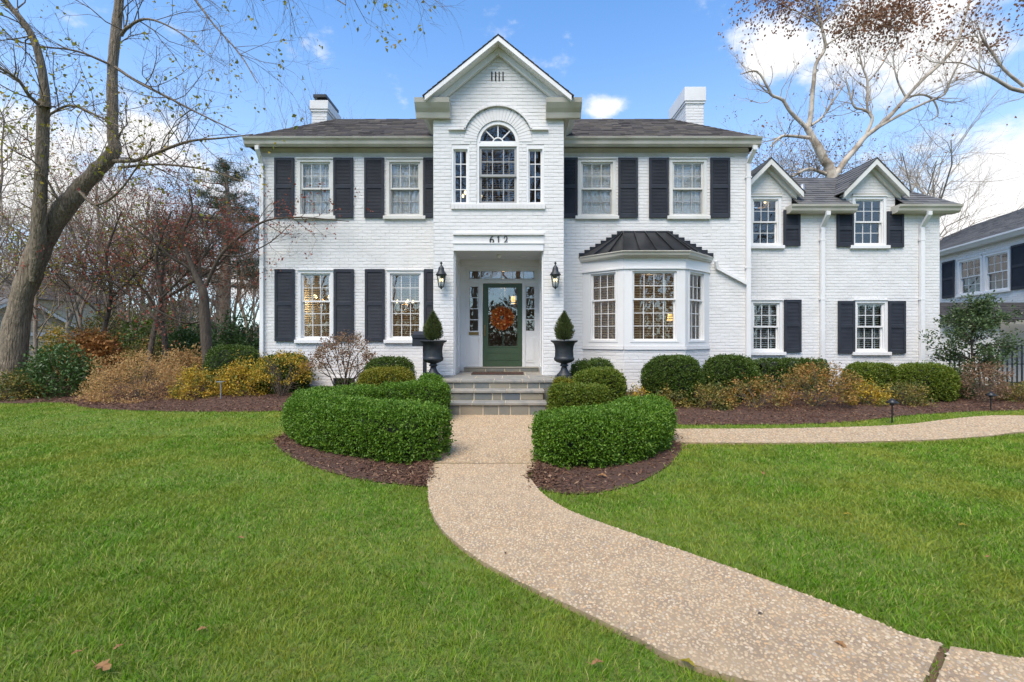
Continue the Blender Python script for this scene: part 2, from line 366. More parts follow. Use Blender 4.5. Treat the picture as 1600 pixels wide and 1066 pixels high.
# ------------------------------------------------------------------ ground
def sheet(name, pts, m, z=None, kind='structure', parent=None):
    bm = bmesh.new(); vs = [bm.verts.new((p[0], p[1], p[2] if z is None else z)) for p in pts]
    bm.faces.new(vs); bmesh.ops.triangulate(bm, faces=bm.faces[:]); bmesh.ops.recalc_face_normals(bm, faces=bm.faces[:])
    if bm.faces and sum(f.normal.z for f in bm.faces) < 0: bmesh.ops.reverse_faces(bm, faces=bm.faces[:])
    me = bpy.data.meshes.new(name); bm.to_mesh(me); bm.free()
    o = link(name, me, parent, m)
    if kind: o['kind'] = kind
    return o
a_ = [2 * math.pi * i / 48 for i in range(48)]
sheet('ground', [(420 * math.cos(a), 420 * math.sin(a), -.05) for a in a_], 'ground_litter')
sheet('lawn', [(-22, -6), (24, -6), (24, 10.6), (13, 11.9), (6, 9), (-6, 9.5), (-16, 11.2), (-22, 11.4)], 'soil_grass', 0)

# path: exposed aggregate walk from the steps, curving away to the lower right
LE = [G(*p)[:2] for p in ((668, 760), (671, 795), (690, 832), (735, 871), (800, 910), (900, 959), (1000, 1008), (1100, 1054))]
RE = [G(*p)[:2] for p in ((826, 742), (833, 758), (850, 778), (890, 803), (960, 830), (1060, 865), (1200, 915), (1350, 972), (1478, 1017))]
JY = G(760, 728)[1]                                     # the cross joint between the hedges
far_slab = [(-1.32, 8.3), (-1.22, 7.4), (-1.12, 6.3), (-1.02, JY + .018), (.42, JY + .018), (.50, 6.3), (.60, 7.4), (.72, 8.3)]
le = spline([(-1.02, JY - .018)] + LE + [(1.85, 1.45), (3.0, .35)], 6); re = spline([(.42, JY - .018)] + RE + [(2.95, 1.72), (4.1, .75)], 6)
# the expansion strip crosses the walk near the lower right corner
def cut(curve, y): return int(np.argmin(np.abs(curve[:, 1] - y)))
jl = np.array(G(1462, 1095)[:2]); jr = np.array(G(1478, 1017)[:2])
ir = cut(re, jr[1]); sd_ = np.array([-.73, -.68]); il = int(np.argmin(np.abs((le - jr) @ np.array([-sd_[1], sd_[0]])) + 9 * (((le - jr) @ sd_) < .2)))
jl = le[il]; jr = re[ir]
dj = unit((jr - jl)[None])[0]; nj = np.array([dj[1], -dj[0]]) * .016
mid_slab = [tuple(p) for p in le[:il]] + [tuple(jl - nj)] + [tuple(jr - nj)] + [tuple(p) for p in re[:ir][::-1]]
near_slab = [tuple(jl + nj)] + [tuple(p) for p in le[il + 1:]] + [tuple(p) for p in re[ir + 1:][::-1]] + [tuple(jr + nj)]
swT = spline([G(*p)[:2] for p in ((1010, 673), (1120, 673), (1250, 672), (1400, 667), (1480, 658), (1540, 652.5), (1600, 652), (1720, 655))], 8)
swB = spline([G(*p)[:2] for p in ((1010, 694), (1120, 695), (1250, 695), (1400, 692), (1480, 689), (1550, 683.5), (1600, 677.5), (1720, 672))], 8)
side_walk = [tuple(p) for p in swT] + [tuple(p) for p in swB[::-1]]
path = bpy.data.objects.new('path', None); COL.objects.link(path); path['kind'] = 'structure'
def slab(name, poly, top=.03):
    bm = bmesh.new(); vs = [bm.verts.new((x, y, top)) for x, y in poly]; f = bm.faces.new(vs); f.normal_update()
    if f.normal.z < 0: f.normal_flip()
    r = bmesh.ops.extrude_face_region(bm, geom=[f]); bmesh.ops.translate(bm, verts=[v for v in r['geom'] if isinstance(v, bmesh.types.BMVert)], vec=(0, 0, -.12))
    bmesh.ops.triangulate(bm, faces=bm.faces[:]); bmesh.ops.recalc_face_normals(bm, faces=bm.faces[:])
    me = bpy.data.meshes.new(name); bm.to_mesh(me); bm.free(); return link(name, me, path, 'concrete')
def pebbles(poly, s, parent, top=.03, seed=1):
    rng = np.random.default_rng(seed); a = np.array(poly); lo = a.min(0); hi = a.max(0)
    x, y = np.meshgrid(np.arange(lo[0], hi[0], s), np.arange(lo[1], hi[1], s)); x = x.ravel() + rng.uniform(-.55, .55, x.size) * s; y = y.ravel() + rng.uniform(-.55, .55, y.size) * s
    k = in_poly(x, y, poly) & (y > .9); x = x[k]; y = y[k]; n = len(x)
    r = s * rng.uniform(.36, .74, n); an = rng.uniform(0, 6.28, n); el = rng.uniform(.6, 1, n)
    ang = np.arange(6) * np.pi / 3
    lx = np.cos(ang)[None] * r[:, None] * rng.uniform(.8, 1.15, (n, 6)); ly = np.sin(ang)[None] * (r * el)[:, None] * rng.uniform(.8, 1.15, (n, 6))
    vx = x[:, None] + lx * np.cos(an)[:, None] - ly * np.sin(an)[:, None]; vy = y[:, None] + lx * np.sin(an)[:, None] + ly * np.cos(an)[:, None]
    hgt = rng.uniform(.003, .009, n)
    V = np.zeros((n, 7, 3)); V[:, :6, 0] = vx; V[:, :6, 1] = vy; V[:, :6, 2] = top - .001; V[:, 6] = np.stack([x, y, top + hgt], 1)
    b = np.arange(n)[:, None, None] * 7; t = np.stack([np.arange(6), (np.arange(6) + 1) % 6, np.full(6, 6)], 1)[None]
    me = mesh_np('pebbles', V.reshape(-1, 3), (b + t).reshape(-1), np.full(6 * n, 3), smooth=True)
    return tag(link('pebbles', me, parent, 'pebble'), kind='stuff')
for i, (poly, s) in enumerate(((far_slab, .026), (mid_slab, .0175), (near_slab, .0175), (side_walk, .032))):
    pebbles(poly, s, slab('slab', poly), seed=i + 3)
MB().add([(*(jl - nj), .012), (*(jr - nj), .012), (*(jr + nj), .012), (*(jl + nj), .012)], [(0, 1, 2, 3)]).build('joint_strip', 'joint_wood', path)

# mulch beds (ruled between the lawn edge and the house)
BEDS = []
def bed(front, back, z0=.012, z1=.18, n=8, bump=.03):
    f = spline(front, 6); t = np.linspace(0, 1, len(f)); b_ = spline(back, 8); tb = np.linspace(0, 1, len(b_))
    b = np.stack([np.interp(t, tb, b_[:, 0]), np.interp(t, tb, b_[:, 1])], 1)
    V = []; 
    for i in range(n + 1):
        s = i / n; p = f * (1 - s) + b * s; e = s * s * (3 - 2 * s)
        z = z0 + (z1 - z0) * e + bump * math.sin(math.pi * min(1, s * 1.0)) + .012 * wob(np.c_[p, p[:, :1] * 0], 3) * min(1, s * 4)
        V.append(np.c_[p, z])
    m = len(f); V = np.concatenate(V); q = []
    for i in range(n):
        for j in range(m - 1): q.append((i * m + j, i * m + j + 1, (i + 1) * m + j + 1, (i + 1) * m + j))
    me = mesh_np('mulch_bed', V, q, np.full(len(q), 4), smooth=True)
    bm = bmesh.new(); bm.from_mesh(me); bmesh.ops.recalc_face_normals(bm, faces=bm.faces[:])
    if sum(fc.normal.z for fc in bm.faces) < 0: bmesh.ops.reverse_faces(bm, faces=bm.faces[:])
    bm.to_mesh(me); bm.free()
    o = link('mulch_bed', me, None, 'mulch'); o['kind'] = 'structure'
    poly = [tuple(p) for p in f] + [tuple(p) for p in b[::-1]]; BEDS.append(poly)
    # chips
    rng = np.random.default_rng(len(BEDS)); area = abs(sum(poly[i][0] * poly[i - 1][1] - poly[i - 1][0] * poly[i][1] for i in range(len(poly)))) / 2
    cnt = int(min(26000, area * 1500)); fi = rng.integers(0, len(q), cnt); Q = np.array(q)[fi]; u = rng.random((cnt, 1)); v = rng.random((cnt, 1))
    C = (V[Q[:, 0]] * (1 - u) + V[Q[:, 1]] * u) * (1 - v) + (V[Q[:, 3]] * (1 - u) + V[Q[:, 2]] * u) * v
    C[:, 2] += .004; C[:, :2] += rng.normal(0, .045, (cnt, 2)); A = rng.normal(size=(cnt, 3)); A[:, 2] = np.abs(A[:, 2]) * .25; A = unit(A)
    tag(link('bark_chips', leaf_mesh('bark_chips', C, A, rng.uniform(.025, .07, cnt), rng.uniform(.007, .018, cnt), rng, .1), o, 'mulch_chip'), kind='stuff')
    return o
g2 = lambda *l: [G(*p)[:2] for p in l]
bed(g2((0, 634), (60, 633), (115, 636), (135, 640), (220, 643), (330, 644), (420, 644), (470, 641)) [:0] + [(-16, 10.6)] + g2((0, 631), (70, 630), (112, 632), (128, 637), (180, 641), (260, 643.5), (360, 644.5), (450, 644)) + [(-3.1, 8.2), (-1.4, 8.9)],
    [(-16, 13.5), (-10, 13.2), (-6.4, 11.6), (-6.2, 11.12), (-1.75, 11.12), (-1.7, 9.9)], z1=.20)
bed(g2((427, 688), (440, 705), (480, 727), (545, 747), (610, 757), (672, 763)), [(-3.3, 8.4), (-2.6, 8.5), (-1.3, 8.3), (-1.2, 7), (-1.0, 5.2)], z1=.05, bump=.03, n=6)
bed(g2((829, 752), (842, 765), (880, 773), (930, 772), (990, 758), (1040, 732), (1064, 706), (1064, 686)), [(.38, 5.05), (.5, 6.2), (.62, 7.5), (.7, 8.3), (1.6, 8.2), (2.2, 7.4)], z1=.05, bump=.03, n=6)
bed([(1.2, 8.9), (1.7, 8.0)] + g2((1050, 664), (1140, 664.5), (1240, 664), (1330, 660), (1400, 652), (1480, 646), (1560, 643), (1640, 642)), [(1.15, 9.9), (1.2, 11.1), (5.8, 11.1), (6.0, 11.7), (11.1, 11.7), (14, 11.5)], z1=.16)

# grass
def grass():
    rng = np.random.default_rng(5)
    def zone(x0, x1, y0, y1, dens):
        n = int((x1 - x0) * (y1 - y0) * dens); return rng.uniform(x0, x1, n), rng.uniform(y0, y1, n)
    zs = [zone(-3.6, 3.8, 1.2, 2.8, 9500), zone(-5.6, 5.8, 2.8, 4.4, 6200), zone(-8, 8.5, 4.4, 6.6, 3900), zone(-12.5, 13, 6.6, 11, 1900),
          zone(-6, -3.6, 1.2, 2.8, 3000), zone(3.8, 6, 1.2, 2.8, 3000)]
    x = np.concatenate([z[0] for z in zs]); y = np.concatenate([z[1] for z in zs])
    keep = np.ones(len(x), bool)
    jx = x + rng.normal(0, .02, len(x)); jy = y + rng.normal(0, .02, len(x))
    for p in (far_slab, mid_slab, near_slab, side_walk): keep &= ~in_poly(jx, jy, p)
    for p in BEDS: keep &= ~in_poly(jx, jy, p)
    keep &= ~((y > 8.2) & (np.abs(x) < 1.3)) & (np.abs(x) < 1.18 * y + 1.0)
    x = x[keep]; y = y[keep]; n = len(x)
    d = np.hypot(x, y); wd = np.clip(.0022 + .0008 * d, .003, .0085) * rng.uniform(.6, 1.3, n)
    cl = wob(np.c_[x, y, x * 0], 1.6) * .5 + wob(np.c_[x, y, x * 0 + 4], 7) * .5
    h = (.030 + .007 * cl) * rng.uniform(.5, 1.4, n); a = rng.uniform(0, 6.28, n) ; lean = rng.uniform(.25, 1.35, n) * h
    # blades of a tuft lie the same way
    a = np.where(rng.random(n) < .4, wob(np.c_[x, y, x * 0 + 9], 9) * 3 + rng.normal(0, .7, n), a)
    dx = np.cos(a); dy = np.sin(a); sa = rng.uniform(0, 6.28, n); sx = np.cos(sa) * wd; sy = np.sin(sa) * wd
    z0 = np.zeros(n)
    V = np.stack([np.stack([x - sx / 2, y - sy / 2, z0], 1), np.stack([x + sx / 2, y + sy / 2, z0], 1),
                  np.stack([x + dx * lean * .35 + sx * .4, y + dy * lean * .35 + sy * .4, h * .62], 1), np.stack([x + dx * lean * .35 - sx * .4, y + dy * lean * .35 - sy * .4, h * .62], 1),
                  np.stack([x + dx * lean, y + dy * lean, h], 1)], 1).reshape(-1, 3)
    b = np.arange(n)[:, None] * 5
    F = np.concatenate([b, b + 1, b + 2, b, b + 2, b + 3, b + 3, b + 2, b + 4], 1)
    o = link('grass', mesh_np('grass', V, F, np.full(3 * n, 3)), None, 'grass'); tag(o, 'short mown green lawn grass around the path', 'grass', kind='stuff')
    return n
print('grass blades', grass())

# ------------------------------------------------------------------ the white brick house
GW, MW, WW, BY = 9.8, 11.15, 11.75, 10.45        # wall planes: gable bay, main front, side wing, bay window front
GX0, GX1, GC = -1.694, 1.116, -.289
MX0, MX1, WX1 = -6.19, 5.77, 11.04
house = empty('brick_house', (GC, 11, .1), 'two storey white painted brick house with dark shutters and a tall entrance gable', 'house')

def brick_mesh(ln, h, seed, ch=.005, dp=.006):
    r = random.Random(seed); j = lambda: r.uniform(-.0016, .0016)
    v = [(0, 0, 0), (ln, 0, 0), (ln, 0, h), (0, 0, h)] + [(ch + j(), -dp + j(), ch + j()), (ln - ch + j(), -dp + j(), ch + j()), (ln - ch + j(), -dp + j(), h - ch + j()), (ch + j(), -dp + j(), h - ch + j())]
    f = [(4, 5, 6, 7), (0, 1, 5, 4), (1, 2, 6, 5), (2, 3, 7, 6), (3, 0, 4, 7)]; return v, f
CO, BL, JT, JH = .0765, .222, .010, .005
def brick_wall(name, T, allowed, v0, v1, parent, solo=None, nsolo=0):
    """T: local (u right, depth inwards, v up) -> world. allowed(v) -> list of (u0,u1). Backing of mortar plus every brick."""
    mort = MB(T); bf = MB(T); rows = int(round((v1 - v0) / CO)); r = random.Random(name); singles = []
    for i in range(rows):
        z = v0 + i * CO; zm = z + CO / 2
        for (a, b) in allowed(zm):
            if b - a < .01: continue
            mort.add([(a, 0, z), (b, 0, z), (b, 0, z + CO), (a, 0, z + CO)], [(0, 1, 2, 3)])
            off = (i % 2) * BL / 2 + (r.uniform(-.008, .008)); k = math.floor((a - off) / BL)
            while True:
                s = max(a, off + k * BL) + JH / 2; e = min(b, off + (k + 1) * BL) - JH / 2; k += 1
                if s >= b - .01: break
                if e - s < .02: continue
                full = abs((e - s) - (BL - JH)) < 1e-6
                if solo and full and solo(s, z): singles.append((s, z)); continue
                v, f = brick_mesh(e - s, CO - JT, r.random()); dy = r.uniform(-.0015, .002)
                bf.add([(s + p[0], p[1] + dy, z + JT / 2 + p[2]) for p in v], f)
    o = mort.build(name, 'mortar', parent)
    tag(bf.build('brick_field', 'white_brick', o), kind='stuff')
    if singles:
        r.shuffle(singles); protos = []
        for q in range(6):
            v, f = brick_mesh(BL - JH, CO - JT, q * 7.1); me = bpy.data.meshes.new('brick'); me.from_pydata([Vector(p) for p in v], [], f); me.materials.append(MATS['white_brick']); protos.append(me)
        rest = MB(T)
        for n_, (s, z) in enumerate(singles):
            if n_ < nsolo:
                bo = bpy.data.objects.new('brick', protos[n_ % 6]); COL.objects.link(bo); bo.parent = o
                bo.matrix_local = T @ Matrix.Translation((s, r.uniform(-.0015, .002), z + JT / 2))
            else:
                v, f = brick_mesh(BL - JH, CO - JT, r.random()); rest.add([(s + p[0], p[1], z + JT / 2 + p[2]) for p in v], f)
        if rest.v: tag(rest.build('brick_field', 'white_brick', o), kind='stuff')
    return o
def cutout(u0, u1, holes):
    """allowed() for a plain wall u0..u1 with rectangular holes (a,b,z0,z1)"""
    def al(v):
        segs = [(u0, u1)]
        for (a, b, z0, z1) in holes:
            if z0 <= v <= z1:
                n = []
                for (s, e) in segs:
                    if b <= s or a >= e: n.append((s, e)); continue
                    if a > s: n.append((s, a))
                    if b < e: n.append((b, e))
                segs = n
        return segs
    return al
TY = lambda y: Matrix.Translation((0, y, 0))

# ---- windows and shutters
PANES = {}
def pane(T, x, y, z, w_, h_, parent, m):
    k = (round(w_, 3), round(h_, 3), m)
    if k not in PANES:
        b = MB(); b.box(-w_ / 2, w_ / 2, -.002, .002, -h_ / 2, h_ / 2); me = b.mesh('pane'); me.materials.append(MATS[m]); PANES[k] = me
    o = bpy.data.objects.new('pane', PANES[k]); COL.objects.link(o); o.parent = parent; o.matrix_local = T @ Matrix.Translation((x, y, z)); return o
def sash(T, x0, x1, z0, z1, y, cols, rows, parent, m='white_trim', gl='glass', st=.040, mu=.014, rows_at=None):
    b = MB(T); d = .035
    b.box(x0, x0 + st, y, y + d, z0, z1).box(x1 - st, x1, y, y + d, z0, z1)
    b.box(x0 + st, x1 - st, y + .001, y + d - .001, z0, z0 + st).box(x0 + st, x1 - st, y + .001, y + d - .001, z1 - st, z1)
    ix0, ix1, iz0, iz1 = x0 + st, x1 - st, z0 + st, z1 - st; pw = (ix1 - ix0) / cols; ph = (iz1 - iz0) / rows
    for c in range(1, cols): b.box(ix0 + c * pw - mu / 2, ix0 + c * pw + mu / 2, y + .006, y + d - .004, iz0, iz1)
    for r_ in range(1, rows): b.box(ix0, ix1, y + .008, y + d - .006, iz0 + r_ * ph - mu / 2, iz0 + r_ * ph + mu / 2)
    o = b.build('sash', m, parent)
    for c in range(cols):
        for r_ in range(rows):
            pane(T, ix0 + (c + .5) * pw, y + .018, iz0 + (r_ + .5) * ph, pw - mu, ph - mu, parent, gl)
    return o
def blind(T, x0, x1, z0, z1, y, parent, m, pitch=.052, tilt=25, wd=.045):
    b = MB(T); n = int((z1 - z0) / pitch); c, s = math.cos(R(tilt)) * wd / 2, math.sin(R(tilt)) * wd / 2
    for i in range(n):
        z = z0 + (i + .5) * pitch
        b.add([(x0, y - c, z - s), (x1, y - c, z - s), (x1, y + c, z + s), (x0, y + c, z + s)], [(0, 1, 2, 3)])
    b.box(x0, x1, y - .03, y + .03, z1 - .05, z1)
    for t in (.2, .8): b.box(x0 + (x1 - x0) * t - .012, x0 + (x1 - x0) * t + .012, y - .026, y - .024, z0, z1)
    return tag(b.build('blind', m, parent), kind='stuff')
def window(parent, T, x0, x1, z0, z1, top, bot, trim='white_trim', gl='glass', bl=None, sill=True, lower_storm=False, cs=.07, deep=.10, lower=.5):
    b = MB(T)                                   # casing with its reveal
    b.box(x0, x0 + cs, -.022, deep, z0, z1).box(x1 - cs, x1, -.022, deep, z0, z1).box(x0 + cs, x1 - cs, -.021, deep, z1 - cs, z1).box(x0 + cs, x1 - cs, -.021, deep, z0, z0 + .045)
    b.box(x0 + cs, x0 + cs + .02, .012, deep, z0 + .045, z1 - cs).box(x1 - cs - .02, x1 - cs, .012, deep, z0 + .045, z1 - cs)
    b.box(x0 - .012, x1 + .012, -.05, .0, z1, z1 + .028)
    o = b.build('window', trim, parent)
    ix0, ix1, iz0, iz1 = x0 + cs + .012, x1 - cs - .012, z0 + .04, z1 - cs; zm = iz0 + (iz1 - iz0) * lower
    sash(T, ix0, ix1, zm - .02, iz1, .022, top[0], top[1], o, trim, gl)
    sash(T, ix0, ix1, iz0, zm + .022, .060, bot[0], bot[1], o, 'storm_frame' if lower_storm else trim, gl)
    if sill:
        MB(T).box(x0 - .07, x1 + .07, -.075, .02, z0 - .085, z0 - .002).build('sill', trim, o, bevel=.006)
    if bl: blind(T, ix0 + .01, ix1 - .01, iz0 + (.02 if len(bl) < 4 else bl[3]), iz1 - .01, .125 if bl[1] > 60 else .15, o, *bl[:1], tilt=bl[1], pitch=bl[2])
    return o
SHUT = {}
def shutter(parent, T, x0, x1, z0, z1, mid=.52):
    b = MB(T); st = .058; b.box(x0, x0 + st, -.055, -.022, z0, z1).box(x1 - st, x1, -.055, -.022, z0, z1); h = z1 - z0
    for (a, c) in ((z0, z0 + .10), (z0 + h * mid - .045, z0 + h * mid + .045), (z1 - .075, z1)): b.box(x0 + st, x1 - st, -.0545, -.0225, a, c)
    o = b.build('shutter', 'shutter', parent)
    l = MB(T)
    for (a, c) in ((z0 + .10, z0 + h * mid - .045), (z0 + h * mid + .045, z1 - .075)):
        n = max(1, int((c - a) / .034)); p = (c - a) / n
        for i in range(n): l.add([(x0 + st, -.046, a + i * p), (x1 - st, -.046, a + i * p), (x1 - st, -.027, a + (i + 1) * p + .006), (x0 + st, -.027, a + (i + 1) * p + .006)], [(0, 1, 2, 3)])
    tag(l.build('louvers', 'shutter', o), kind='stuff'); return o

# ---- main front windows: (casing px x0,x1, y top, y bottom)
sM = FPX / MW
mx = lambda px: (px - 800) / sM
mz = lambda py: EYE + (HZ - py) / sM
TM = TY(MW)
up_w = [(465, 521), (604, 661), (903, 962), (1046, 1104)]
lo_w = [(466, 521), (605, 662)]
UZ = (mz(338), mz(249)); LZ = (mz(531), mz(423))
holes = [(mx(a) + .01, mx(b) - .01, UZ[0], UZ[1] - .01) for a, b in up_w] + [(mx(a) + .01, mx(b) - .01, LZ[0], LZ[1] - .01) for a, b in lo_w]
BX = (1.74, 2.57, 3.97, 4.82)                     # bay plan: wall, front corner, front corner, wall
holes_l = holes + [(mx(518), mx(558), .1, .47)]
brick_wall('front_wall', TM, cutout(MX0, GX0 + .02, holes_l), .06, 5.9, house)
brick_wall('front_wall', TM, cutout(GX1 - .02, MX1, holes + [(BX[0] + .12, BX[3] - .12, .1, 3.3)]), .06, 5.9, house)
for a, b in up_w: window(house, TM, mx(a), mx(b), *UZ, (3, 2), (3, 2), 'pale_trim', 'glass_dim', ('blind_white', 72, .040), lower_storm=True)
for a, b in lo_w: window(house, TM, mx(a), mx(b), *LZ, (3, 2), (3, 3), 'white_trim', 'glass', ('blind_wood', 30, .058), lower=.57)
SW = 30.5 / sM
for x in (430, 522, 570, 662, 871.5, 965.5, 1013.5, 1109): shutter(house, TM, mx(x), mx(x) + SW, mz(341), mz(247.5))
for x in (430.5, 523, 571, 663): shutter(house, TM, mx(x), mx(x) + SW, mz(533.5), mz(421))
bw = MB(TM); bw.box(mx(518), mx(558), -.02, .12, .42, .47).box(mx(518), mx(521), -.02, .12, .12, .42).box(mx(555), mx(558), -.02, .12, .12, .42)
bwo = bw.build('basement_window', 'white_trim', house); pane(TM, (mx(521) + mx(555)) / 2, .06, .27, mx(555) - mx(521), .3, bwo, 'glass')
# blank side walls, back, and the rooms behind the windows
sw = MB(); sw.box(MX0, MX0 + .2, MW + .004, 19, 0, 6.1).box(MX1 - .2, MX1, MW + .004, 19, 0, 6.1).box(MX0 + .2, MX1 - .2, 18.8, 19, 0, 6.1)
sw.box(GX0, GX0 + .18, GW + .004, MW + .2, 0, 6.3).box(GX1 - .18, GX1, GW + .004, MW + .2, 0, 6.3)
sw.box(WX1 - .2, WX1, WW + .004, 17, 0, 4.7).box(MX1, WX1 - .2, 16.8, 17, 0, 4.7).build('side_wall', 'white_brick', house)
def room(x0, x1, y0, y1, z0, z1, m='room'):
    b = MB(); b.add([(x0, y0, z0), (x1, y0, z0), (x1, y1, z0), (x0, y1, z0), (x0, y0, z1), (x1, y0, z1), (x1, y1, z1), (x0, y1, z1)],
                    [(0, 1, 2, 3), (7, 6, 5, 4), (2, 6, 7, 3), (1, 5, 6, 2), (3, 7, 4, 0)])
    return b.build('room', m, house)
room(-6.0, -1.9, MW + .03, 14.4, .5, 3.25); room(-6.0, -1.9, MW + .03, 13.5, 3.4, 5.85); room(1.25, 5.6, MW + .03, 13.5, 3.4, 5.85)
room(BX[0] + .05, 5.55, MW + .06, 14.6, .5, 3.25); room(-1.3, .72, 11.19, 15.5, .66, 3.22); room(-1.5, .92, GW + .13, 13.2, 3.5, 6.3, 'room_dark')
room(MX1 + .05, 10.8, WW + .03, 14, .4, 2.65); room(MX1 + .05, 10.8, WW + .03, 14, 2.75, 4.75, 'room_dark')

# ---- entrance gable
sG = FPX / GW
gx = lambda px: (px - 800) / sG
gz = lambda py: EYE + (HZ - py) / sG
AC, AR, AZ = (gx(745) + gx(811)) / 2, (gx(811) - gx(745)) / 2, gz(222)
EX0, EX1, EZ1, PZ = gx(709), gx(849), 3.28, .60
PB = gz(319.5); PS = gz(227)
ring = .735
def gable_ok(v):
    hw = min((GX1 - GX0) / 2, (7.56 - v) / .82); segs = cutout(GX0 if v < 6 else GC - hw, GX1 if v < 6 else GC + hw,
        [(EX0, EX1, .0, EZ1 + .16), (gx(706), gx(733), PB, PS), (gx(823), gx(850), PB, PS), (AC - AR, AC + AR, PB, AZ), (gx(705), gx(852), PB - .11, PB)])(v)
    if v > AZ:
        if v < AZ + ring:
            c = math.sqrt(ring ** 2 - (v - AZ) ** 2); n = []
            for s, e in segs: n += [(s, min(e, AC - c))] if s < AC - c else []; n += [(max(s, AC + c), e)] if e > AC + c else []
            segs = n
    return segs
TG = TY(GW)
brick_wall('gable_wall', TG, gable_ok, .06, 7.53, house, solo=lambda s, z: z < 4.2 or (z < 5.6 and (s < gx(700) or s > gx(852))), nsolo=300)
ar = MB(TG); nv = 27                                # ring of brick over the arch
for i in range(nv):
    a0, a1 = math.pi * i / nv, math.pi * (i + 1) / nv; g = .0045
    pts = [(AR + .004, a0 + g / AR), (ring - .004, a0 + g / ring), (ring - .004, a1 - g / ring), (AR + .004, a1 - g / AR)]
    q = [(AC + r_ * math.cos(t), AZ + r_ * math.sin(t)) for r_, t in pts]; dy = rnd.uniform(-.0015, .0015)
    ar.add([(x, 0, z) for x, z in q] + [(x, -.014 + dy, z) for x, z in q], [(4, 5, 6, 7), (0, 1, 5, 4), (1, 2, 6, 5), (2, 3, 7, 6), (3, 0, 4, 7)])
am = MB(TG)
for i in range(36):
    a0, a1 = math.pi * i / 36, math.pi * (i + 1) / 36
    am.add([(AC + AR * math.cos(a0), -.003, AZ + AR * math.sin(a0)), (AC + ring * math.cos(a0), -.003, AZ + ring * math.sin(a0)), (AC + ring * math.cos(a1), -.003, AZ + ring * math.sin(a1)), (AC + AR * math.cos(a1), -.003, AZ + AR * math.sin(a1))], [(0, 1, 2, 3)])
amo = am.build('arch', 'mortar', house); tag(ar.build('arch_bricks', 'white_brick', amo), kind='stuff')
hood = [(gx(701), -.03, gz(203.5)), (gx(727), -.03, gz(203.5))] + [(AC - .765 * math.cos(t), -.03, AZ + .765 * math.sin(t)) for t in np.linspace(R(20.5), R(159.5), 30)] + [(gx(829.5), -.03, gz(203.5)), (gx(856), -.03, gz(203.5))]
hb = MB(TG)
for p, q in zip(hood[:-1], hood[1:]):
    e = (Vector(q) - Vector(p)).normalized() * .002; hb.bar([Vector(p) - e, Vector(q) + e], .07, .030, up=(0, -1, 0.0001)) if False else hb.bar([Vector(p) - e, Vector(q) + e], .032, .075, up=(0, 1, 0))
hb.build('hood_mould', 'white_brick', house)
# palladian window: brick sill, side lights, centre sash, fan light
ps = MB(TG); nb = 26; px0, px1 = gx(705), gx(852)
for i in range(nb):
    a = px0 + (px1 - px0) * i / nb; b2 = px0 + (px1 - px0) * (i + 1) / nb; ps.box(a + .004, b2 - .004, -.045 + rnd.uniform(-.003, .003), .06, PB - .105, PB - .006)
ps.box(px0 + .004, px1 - .004, -.03, .05, PB - .11, PB - .003)
pso = ps.build('window_sill', 'white_brick', house)
def small_light(x0, x1, z0, z1, cols, rows):
    b = MB(TG); b.box(x0, x0 + .035, .0, .12, z0, z1).box(x1 - .035, x1, .0, .12, z0, z1).box(x0 + .035, x1 - .035, .001, .12, z1 - .08, z1).box(x0 + .035, x1 - .035, .001, .12, z0, z0 + .03)
    o = b.build('side_light', 'white_trim', house); sash(TG, x0 + .03, x1 - .03, z0 + .02, z1 - .07, .05, cols, rows, o, 'white_trim', 'glass_dim', .04, .018); return o
small_light(gx(706), gx(733), PB, PS, 2, 4); small_light(gx(823), gx(850), PB, PS, 2, 4)
cx0, cx1 = AC - AR, AC + AR
b = MB(TG); b.box(cx0, cx0 + .05, .01, .14, PB, AZ).box(cx1 - .05, cx1, .01, .14, PB, AZ).box(cx0 + .05, cx1 - .05, .005, .14, AZ - .09, AZ - .03).box(cx0 + .05, cx1 - .05, .011, .14, PB, PB + .03)
co = b.build('centre_window', 'white_trim', house)
zmid = PB + (AZ - PB) * .47
sash(TG, cx0 + .05, cx1 - .05, zmid - .02, AZ - .09, .04, 3, 2, co, 'storm_frame', 'glass_dim', .05, .02); sash(TG, cx0 + .05, cx1 - .05, PB + .03, zmid + .02, .075, 3, 2, co, 'storm_frame', 'glass_dim', .05, .02)
blind(TG, cx0 + .06, cx1 - .06, PB + .04, AZ - .1, .17, co, 'blind_wood', tilt=30)
fl = MB(TG)
def arc_band(mb, r0, r1, y0, y1, n=28):
    for i in range(n):
        a0, a1 = math.pi * i / n, math.pi * (i + 1) / n; c = lambda r_, t, y: (AC + r_ * math.cos(t), y, AZ + r_ * math.sin(t))
        mb.add([c(r0, a0, y0), c(r1, a0, y0), c(r1, a1, y0), c(r0, a1, y0), c(r0, a0, y1), c(r1, a0, y1), c(r1, a1, y1), c(r0, a1, y1)], [(0, 1, 2, 3), (0, 3, 7, 4), (1, 5, 6, 2)])
arc_band(fl, AR - .07, AR + .002, .01, .14); arc_band(fl, .10, .125, .045, .08)
fl.box(cx0 + .03, cx1 - .03, .02, .13, AZ - .03, AZ + .025)
for t in (45, 90, 135): fl.bar([(AC + .12 * math.cos(R(t)), .06, AZ + .12 * math.sin(R(t))), (AC + (AR - .06) * math.cos(R(t)), .06, AZ + (AR - .06) * math.sin(R(t)))], .022, .035, up=(0, 1, 0))
flo = fl.build('fan_light', 'white_trim', house)
